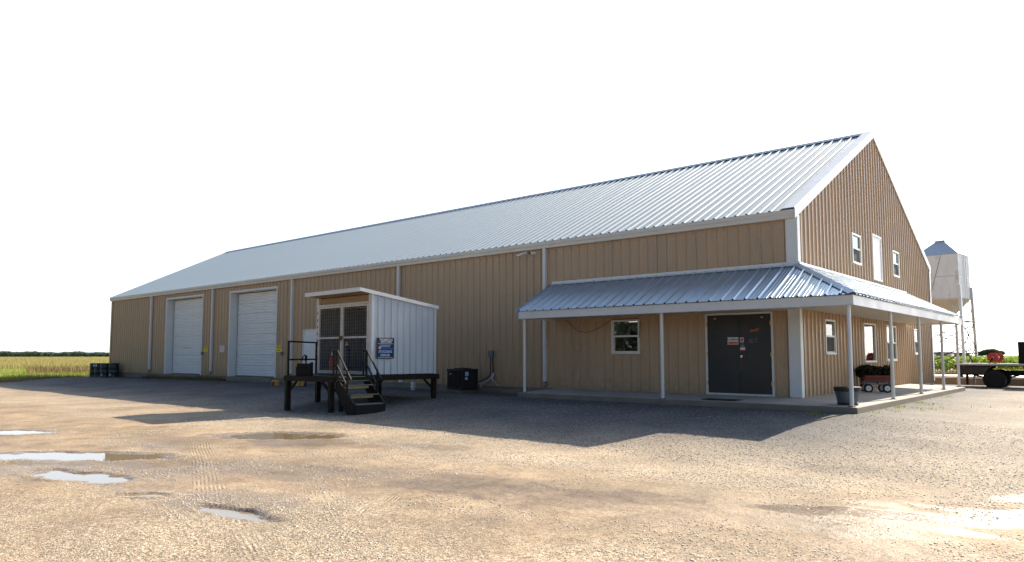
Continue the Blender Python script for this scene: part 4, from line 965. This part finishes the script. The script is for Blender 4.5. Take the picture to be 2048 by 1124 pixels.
# long axis = local y, nearest end at y = 0
obj('floor', MB().box(-ww/2, ww/2, 0, wl, zb-.01, zb+.06), 'greybox', WG)
for s in (-1, 1):
    for k in range(2): obj('side_slat', MB().box(s*ww/2-.009+s*.012, s*ww/2+.009+s*.012, .02, wl-.02, zb+.075+k*.10, zb+.165+k*.10), 'redwood', WG, bevel=.003)
    for y in (.06, wl/2, wl-.06): obj('stake', MB().box(s*ww/2-.008-s*.008, s*ww/2+.008-s*.008, y-.018, y+.018, zb+.0, zb+.29), 'black_steel', WG)
for y in (0, wl):
    for k in range(2): obj('end_slat', MB().box(-ww/2+.02, ww/2-.02, y-.009, y+.009, zb+.075+k*.10, zb+.165+k*.10), 'redwood', WG, bevel=.003)
for s in (-1, 1):
    for y in (.12, wl-.12):
        wh = obj('wheel', MB().lathe([(.085, -.028), (.118, -.028), (.126, -.012), (.126, .012), (.118, .028), (.085, .028)], (s*(ww/2+.03), y, .126), 'x', 24), 'rubber', WG, smooth=True)
        obj('hub', MB().lathe([(0, -.032), (.03, -.032), (.078, -.029), (.078, .029), (.03, .032), (0, .032)], (s*(ww/2+.03), y, .126), 'x', 20), 'white', wh, smooth=True)
        obj('hub_cap', MB().lathe([(0, -.040), (.014, -.038), (.014, .038), (0, .040)], (s*(ww/2+.03), y, .126), 'x', 10), 'redink', wh)
for y in (.12, wl-.12): obj('axle', MB().tube([(-ww/2, y, .126), (ww/2, y, .126)], .012, 8).beam((-.12, y, .126), (-.16, y, zb), .03, .012).beam((.12, y, .126), (.16, y, zb), .03, .012), 'black_steel', WG)
obj('pull_handle', MB().tube([(0, wl+.03, .16), (0, wl+.10, .5), (.02, wl+.08, .80)], .012, 8).tube([(-.07, wl+.08, .80), (-.06, wl+.08, .86), (.10, wl+.08, .86), (.11, wl+.08, .80), (-.07, wl+.08, .80)], .011, 8), 'black_steel', WG, smooth=True)
def leaves(n, P, r0, r1, flat_=0.):
    a = RNG.normal(size=(n, 3)); a /= np.linalg.norm(a, axis=1)[:, None]
    b = np.cross(a, RNG.normal(size=(n, 3))); b /= np.linalg.norm(b, axis=1)[:, None]
    s = (r0+(r1-r0)*RNG.random(n))[:, None]
    V = np.stack([P-a*s, P+b*s*.5, P+a*s, P-b*s*.5], 1)
    return V.reshape(-1, 3), np.arange(n*4).reshape(-1, 4)
n = 2600
th = RNG.random(n)*6.283; rr = np.sqrt(RNG.random(n)); yy = RNG.random(n)*.86-.08
P = np.stack([np.cos(th)*rr*.27, yy, .60+np.sin(th)*rr*(.15+.03*np.sin(yy*9))], 1); P[:, 2] = np.maximum(P[:, 2], .47)
v_, f_ = leaves(n, P, .04, .10)
bo = npmesh('evergreen_bough', v_, f_, 'bough', dict(tint=np.repeat(RNG.random(n)**2, 4))); bo.location = WG.location; bo.rotation_euler = WG.rotation_euler
tag(bo, 'dark heap of evergreen boughs piled on the red wagon', 'boughs')

# ---------------------------------------------------------------- flatbed truck
TK = thing('flatbed_truck', 'dark flatbed truck parked behind the porch with wide rear tyres', 'truck', (2.22, 15.2, -.06))
tk = lambda name, mb, m, **k: obj(name, mb, m, TK, **k)
# local: x forward, y across (near side y = 0), z up
tk('bed_frame', MB().box(-1.28, 2.45, -.10, 2.15, .88, .955), 'bed', bevel=.006)
for i in range(9): tk('bed_plank', MB().box(-1.26, 2.43, -.06+i*.243, .175+i*.243, .957, .985), 'bedwood')
tk('side_rail', MB().box(-1.28, 2.45, -.16, -.105, .92, .99), 'galv', bevel=.004)
mb = MB(); mb.prism([(-1.24, .87), (-.10, .87), (-.32, .57), (-1.24, .57)], -.12, .28, 'y'); tk('under_box', mb, 'bed', bevel=.006)
mb = MB(); mb.prism([(-1.24, .87), (-.10, .87), (-.32, .57), (-1.24, .57)], 1.78, 2.12, 'y'); tk('under_box', mb, 'bed', bevel=.006)
tk('rear_hitch', MB().box(-1.36, -1.28, .4, 1.6, .80, .93).box(-1.36, -1.20, .9, 1.1, .42, .60), 'black_steel')
tk('lamp', MB().box(-1.31, -1.285, -.05, .08, .89, .94), 'redink')
tk('chassis', MB().box(-1.1, 4.6, .50, .62, .52, .70).box(-1.1, 4.6, 1.43, 1.55, .52, .70).box(-.10, .10, .3, 1.75, .28, .42), 'black_steel')
tk('leaf_spring', MB().prism([(-.75, .50), (-.3, .38), (.3, .38), (.75, .50), (.75, .56), (.3, .44), (-.3, .44), (-.75, .56)], .45, .52, 'y'), 'black_steel')
tk('mud_flap', MB().box(-.93, -.90, -.08, .34, .14, .57), 'rubber')
tk('mud_flap', MB().box(-.93, -.90, 1.7, 2.1, .14, .57), 'rubber')
tk('ratchet_strap', MB().box(-.02, 2.4, -.112, -.104, .775, .805), 'yellow')
def wheel(x, y, w):
    wh = tk('wheel', MB().lathe([(.20, -w/2), (.33, -w/2), (.372, -w/2+.035), (.378, 0), (.372, w/2-.035), (.33, w/2), (.20, w/2)], (x, y, .372), 'y', 36), 'rubber', smooth=True)
    obj('rim', MB().lathe([(0, -.03), (.06, -.05), (.07, -.03), (.15, .02), (.20, -w/2+.02), (.205, -w/2), (.205, w/2), (0, w/2)], (x, y, .372), 'y', 24), 'bed', wh, smooth=True)
    mb = MB()
    for k in range(8): a = k*math.pi/4; mb.lathe([(0, -.05), (.014, -.05), (.014, 0)], (x+.105*math.cos(a), y, .372+.105*math.sin(a)), 'y', 6)
    obj('lug_nuts', mb, 'galv', wh)
for y in (.0, .27, 1.75, 2.02): wheel(0, y, .235)
for y in (.05, 2.0): wheel(4.05, y, .235)
tb = tk('tool_chest', MB().box(.80, 2.3, .05, 2.0, .986, 1.83), 'black_steel', bevel=.02)
obj('lid', MB().box(.78, 2.32, .03, 2.02, 1.72, 1.76), 'black_steel', tb); obj('latch', MB().box(1.2, 1.3, .03, .048, 1.55, 1.68), 'galv', tb)
mb = MB(); mb.prism([(2.6, .62), (4.9, .62), (4.9, 1.05), (4.75, 1.2), (3.95, 1.25), (3.5, 1.83), (2.75, 1.85), (2.6, 1.75)], .05, 1.98, 'y')
cb_ = tk('cab', mb, 'truckwhite', bevel=.05)
obj('side_window', MB().prism([(2.8, 1.28), (3.75, 1.28), (3.42, 1.73), (2.85, 1.74)], .035, .049, 'y'), 'ink', cb_); obj('side_window', MB().prism([(2.8, 1.28), (3.75, 1.28), (3.42, 1.73), (2.85, 1.74)], 1.981, 1.995, 'y'), 'ink', cb_)
obj('bumper', MB().box(4.9, 5.02, .05, 1.98, .5, .72), 'chrome', cb_); obj('door_handle', MB().box(2.85, 3.0, .02, .049, 1.12, 1.16), 'ink', cb_)
# red spool across the bed
RL = thing('wire_spool', 'red wire spool with octagonal ends lying across the truck bed', 'spool', (2.20, 15.15, .928))
for y in (.10, 1.60):
    mb = MB(); mb.prism([(.205*math.cos(R(22.5+45*k)), .235+.205*math.sin(R(22.5+45*k))) for k in range(8)], y, y+.02, 'y'); obj('flange', mb, 'reel', RL)
obj('drum', MB().lathe([(.07, .12), (.07, 1.60)], (0, 0, .235), 'y', 16), 'galv', RL, smooth=True)
obj('hub', MB().lathe([(0, .07), (.03, .072), (.035, .10)], (0, 0, .235), 'y', 12), 'white', RL)
obj('stand', MB().beam((0, .06, .235), (-.13, .06, -.02), .05, .03).beam((0, 1.66, .235), (-.13, 1.66, -.02), .05, .03).tube([(0, .04, .235), (0, 1.7, .235)], .016, 8), 'black_steel', RL)

# ---------------------------------------------------------------- hopper bin on legs, low platform, far things
BN = thing('hopper_bin', 'tall square white storage bin with a blue-grey peaked roof on braced steel legs', 'storage bin', (-4.05, 42.9, -.05), R(-6))
h = 1.42; zt, zb_ = 8.62, 5.42
bo_ = lambda n_, mb, m, **k: obj(n_, mb, m, BN, **k)
mb = MB()
for k in range(2): mb.box(-h, h, -h, h, zb_+k*1.6, zb_+1.595+k*1.6)
bo_('body', mb, 'binwhite', bevel=.02)
mb = MB(); e = h+.05
mb.v = [(-e, -e, zt), (e, -e, zt), (e, e, zt), (-e, e, zt), (-.28, -.28, zt+1.12), (.28, -.28, zt+1.12), (.28, .28, zt+1.12), (-.28, .28, zt+1.12)]
mb.f = [(0, 1, 5, 4), (1, 2, 6, 5), (2, 3, 7, 6), (3, 0, 4, 7), (4, 5, 6, 7), (0, 3, 2, 1)]
rf = bo_('roof', mb, 'binroof'); obj('roof_lid', MB().box(-.33, .33, -.33, .33, zt+1.13, zt+1.2), 'galv', rf)
mb = MB(); h2 = h-.02; mb.v = [(-h2, -h2, zb_), (h2, -h2, zb_), (h2, h2, zb_), (-h2, h2, zb_), (-.18, -.18, zb_-1.7), (.18, -.18, zb_-1.7), (.18, .18, zb_-1.7), (-.18, .18, zb_-1.7)]
mb.f = [(0, 1, 5, 4), (1, 2, 6, 5), (2, 3, 7, 6), (3, 0, 4, 7), (4, 5, 6, 7)]; bo_('hopper', mb, 'bintan')
bo_('seam', MB().box(-h-.01, h+.01, -h-.012, -h-.002, zb_+1.53, zb_+1.58), 'galv'); bo_('seam', MB().box(-h-.02, h+.02, -h-.02, -h-.002, zb_-.05, zb_+.03), 'galv'); bo_('seam', MB().box(h+.002, h+.012, -h, h, zb_+1.53, zb_+1.58), 'galv')
cs = [(-h, -h), (h, -h), (h, h), (-h, h)]
for x, y in cs:
    q = 1.12
    bo_('leg', MB().beam((x*1.03, y*1.03, zb_+.9), (x*q, y*q, 0), .17, .17), 'galv')
for (xa, ya), (xb, yb) in zip(cs, cs[1:]+cs[:1]):
    e0 = (xa*1.06, ya*1.06, 3.75); e1 = (xb*1.06, yb*1.06, 3.75)
    for f0, w0 in ((e0, .25), (e1, .75)): bo_('knee_brace', MB().tube([f0, (xa*(1-w0)+xb*w0, ya*(1-w0)+yb*w0, zb_)], .03, 6), 'galv')
    for z0, z1 in ((.3, 1.9), (1.9, 3.6)):
        k0_, k1_ = 1.12-.016*z0, 1.12-.016*z1
        bo_('cross_brace', MB().tube([(xa*k0_, ya*k0_, z0), (xb*k1_, yb*k1_, z1)], .035, 6), 'black_steel')
        bo_('cross_brace', MB().tube([(xb*k0_, yb*k0_, z0), (xa*k1_, ya*k1_, z1)], .035, 6), 'black_steel')
    for k_, z_ in ((1.06, 3.75), (1.10, 1.45)): bo_('tie_bar', MB().beam((xa*k_, ya*k_, z_), (xb*k_, yb*k_, z_), .07, .07), 'rust')
bo_('fill_pipe', MB().tube([(-.55, -h-.2, zb_-.02), (-.55, -h-.22, .6)], .055, 10), 'rust', smooth=True)
bo_('ladder', MB().tube([(h+.12, -.2, .4), (h+.06, -.2, zt)], .02, 6).tube([(h+.12, .2, .4), (h+.06, .2, zt)], .02, 6), 'galv')
bo_('guy_wire', MB().tube([(-.9, -h-.03, zt-.05), (-.85, -h-.03, zb_)], .012, 5).tube([(.35, -h-.03, zt-.05), (-.5, -h-.03, zb_)], .012, 5), 'rust')
WB = thing('low_platform', 'low concrete platform with a white edge and rusty pipe rail beyond the gable corner', 'platform', (-.6, 18.7, 0))
obj('deck', MB().box(-3, 14, 0, 3.0, -.12, .24), 'concrete', WB); obj('edge_strip', MB().box(-3, 14, -.03, 3.03, .242, .33), 'white', WB)
obj('pipe_rail', MB().tube([(-3, .05, .43), (2.2, .05, .43)], .035, 8).tube([(2.05, .05, .43), (2.05, .05, .33)], .03, 8).tube([(0, .05, .43), (0, .05, .33)], .03, 8), 'rust', WB, smooth=True)
FB = thing('farm_building', 'small pale flat-roofed farm building far away beyond the green crop', 'building', (-54, 330, 0))
obj('wall', MB().box(-4, 4, -3, 3, 0, 2.3), 'binwhite', FB); obj('roof', MB().box(-4.3, 4.3, -3.3, 3.3, 2.31, 2.6), 'binroof', FB); obj('door', MB().box(-1.5, 1.5, -3.05, -3.01, .3, 2.1), 'greybox', FB)
# crops, grass, trees
def field(name, n, x, y, zlo, zhi, r0, r1, m, tint, upright=False, gz=None):
    gz = ground(x, y)[0] if gz is None else gz
    z = gz+zlo+(zhi-zlo)*RNG.random(n)
    if upright:
        s = (r0+(r1-r0)*RNG.random(n)); hh = z-gz+.02; a = RNG.random(n)*6.283; lx, ly = RNG.normal(size=(2, n))*.25
        dx, dy = np.cos(a)*s, np.sin(a)*s
        V = np.stack([np.stack([x-dx, y-dy, gz], 1), np.stack([x+dx, y+dy, gz], 1), np.stack([x+lx*hh, y+ly*hh, gz+hh], 1)], 1).reshape(-1, 3); F = np.arange(n*3).reshape(-1, 3); k = 3
    else: V, F = leaves(n, np.stack([x, y, z], 1), r0, r1); k = 4
    return kind(npmesh(name, V, F, m, dict(tint=np.repeat(tint, k))), 'stuff')
def wedge(n, a0, a1, d0, d1, pw=1.):
    a = R(a0)+(R(a1)-R(a0))*RNG.random(n); d = d0*(d1/d0)**(RNG.random(n)**pw)
    return 6.28+np.sin(a)*d, -18.37+np.cos(a)*d
x, y = wedge(150000, -84, -63, 82, 520); ok = x < -72+.3*y; x, y = x[ok], y[ok]; n = len(x); dd_ = np.hypot(x-6, y+18)
field('ripening_crop', n, x, y, .25, .75, .02, .05, 'crop', np.clip(.5*fbm(x*.05, y*.05, 3)+.7*RNG.random(n)-.1, 0, 1), True)
x, y = wedge(90000, -86, -66, 46, 86, 1.); n = len(x)
ok = x < -41.5-.75*(y+6.6); x, y = x[ok], y[ok]; n = len(x)
field('roadside_grass', n, x, y, .06, .32, .012, .03, 'grass', np.clip(fbm(x*.12, y*.12, 3)*1.3-.3+.5*RNG.random(n), 0, 1), True)
x, y = wedge(60000, -86, -66, 42, 60, 1.); ok = (x < -40.2-.75*(y+6.6)) & (x > -43.5-.75*(y+6.6)); x, y = x[ok], y[ok]; n = len(x); field('dry_grass', n, x, y, .03, .16, .01, .02, 'dry', RNG.random(n), True)
x, y = wedge(3500, -74.5, -69.5, 62, 74); n = len(x); field('dry_grass', n, x, y, .05, .7, .02, .05, 'dry', RNG.random(n), True)
c = np.array([(-70, 10), (-68, 13), (-66, 16.), (-60, 18)]); ci = RNG.integers(0, 4, 5000); x = c[ci, 0]+RNG.normal(size=5000)*1.0; y = c[ci, 1]+RNG.normal(size=5000)*.8
field('weed_patch', 5000, x, y, .1, .65, .06, .14, 'bush', RNG.random(5000))
x, y = wedge(160000, -17, 4, 62, 300, 1.35); n = len(x); row = fbm(x*.55, y*.45, 3); keep = row > .36; x, y, row = x[keep], y[keep], row[keep]; n = len(x)
field('leafy_crop', n, x, y, .05, .78, .06, .17, 'bush', np.clip(.3+.8*RNG.random(n)-.4*(row < .45), 0, 1), gz=ground(x, y)[0]+np.clip((row-.36)*1.6, 0, .35))
x, y = wedge(14000, -17, 4, 52, 64, 1.); n = len(x); field('dry_grass', n, x, y, .03, .3, .01, .03, 'dry', RNG.random(n), True)
for zn in ((1.84, 2.1, -1.6, 8, 60), (1.0, 1.4, -2.5, -2.3, 14), (1.9, 2.9, -.8, 3.0, 36), (2.3, 4.5, 1.0, 6, 14)):
    n = zn[4]*3; x = zn[0]+(zn[1]-zn[0])*RNG.random(n); y = zn[2]+(zn[3]-zn[2])*RNG.random(n); ok = ((x > 1.85) | (y < -1.9)) & (fbm(x*2.2, y*1.6, 3) > .52); x, y = x[ok], y[ok]; n = len(x)
    if n: field('weed_patch', n*3, np.repeat(x, 3)+RNG.normal(size=n*3)*.04, np.repeat(y, 3)+RNG.normal(size=n*3)*.04, .01, .06, .004, .009, 'grass', RNG.random(n*3), True)
for i in range(1):
    n = 2600; x = -37+9*RNG.random(n); y = -.65+.55*RNG.random(n); field('dry_grass', n, x, y, .03, .2, .012, .03, 'dry', RNG.random(n)*.5, True)
def wood(name, a0, a1, d, hgt, n, m='tree'):
    a = R(a0)+(R(a1)-R(a0))*RNG.random(n); dd = d+30*RNG.random(n); x, y = 6.28+np.sin(a)*dd, -18.37+np.cos(a)*dd
    top_ = hgt*(.62+.6*fbm(a*140, a*0+3, 4)); z = top_*RNG.random(n)**.8; V, F = leaves(n, np.stack([x, y, z], 1), .35, .8)
    return kind(npmesh(name, V, F, m, dict(tint=np.repeat(np.clip(RNG.random(n)*z/top_, 0, 1), 4))), 'stuff')
M['haze_trees'] = leaf_mat('distant_trees', (.09, .14, .10), (.16, .22, .15))  # distance haze put into the leaf colour as a paler tint
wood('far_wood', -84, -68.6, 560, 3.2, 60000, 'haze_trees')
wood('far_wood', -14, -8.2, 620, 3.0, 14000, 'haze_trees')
wood('woods', 120, 262, 62, 9, 26000, 'woods')
TT = thing('tree', 'broad dark tree far off behind the red spool', 'tree', (-48, 420, -.2))
obj('trunk', MB().tube([(0, 0, 0), (.1, 0, 1.6), (0, .1, 3)], [.4, .3, .15], 8).tube([(.1, 0, 1.6), (2, .2, 2.9)], .16, 6).tube([(.1, 0, 1.4), (-2.4, -.2, 2.7)], .16, 6), 'bark', TT)
n = 9000; cc = np.array([(-4.5, 0, 2.2, 2.6, 1.3), (-1.5, .5, 2.8, 2.8, 1.7), (1.5, 0, 2.9, 2.6, 1.8), (4.2, -.3, 2.5, 2.4, 1.3), (0, 0, 3.3, 2.2, 1.3)]); k = cc[RNG.integers(0, 5, n)]
u = RNG.normal(size=(n, 3)); u /= np.linalg.norm(u, axis=1)[:, None]; u *= (RNG.random(n)**.4)[:, None]
P = k[:, :3]+u*np.stack([k[:, 3], k[:, 3], k[:, 4]], 1); v_, f_ = leaves(n, P, .16, .4); npmesh('crown', v_, f_, 'tree', dict(tint=np.repeat(RNG.random(n), 4)), parent=TT)
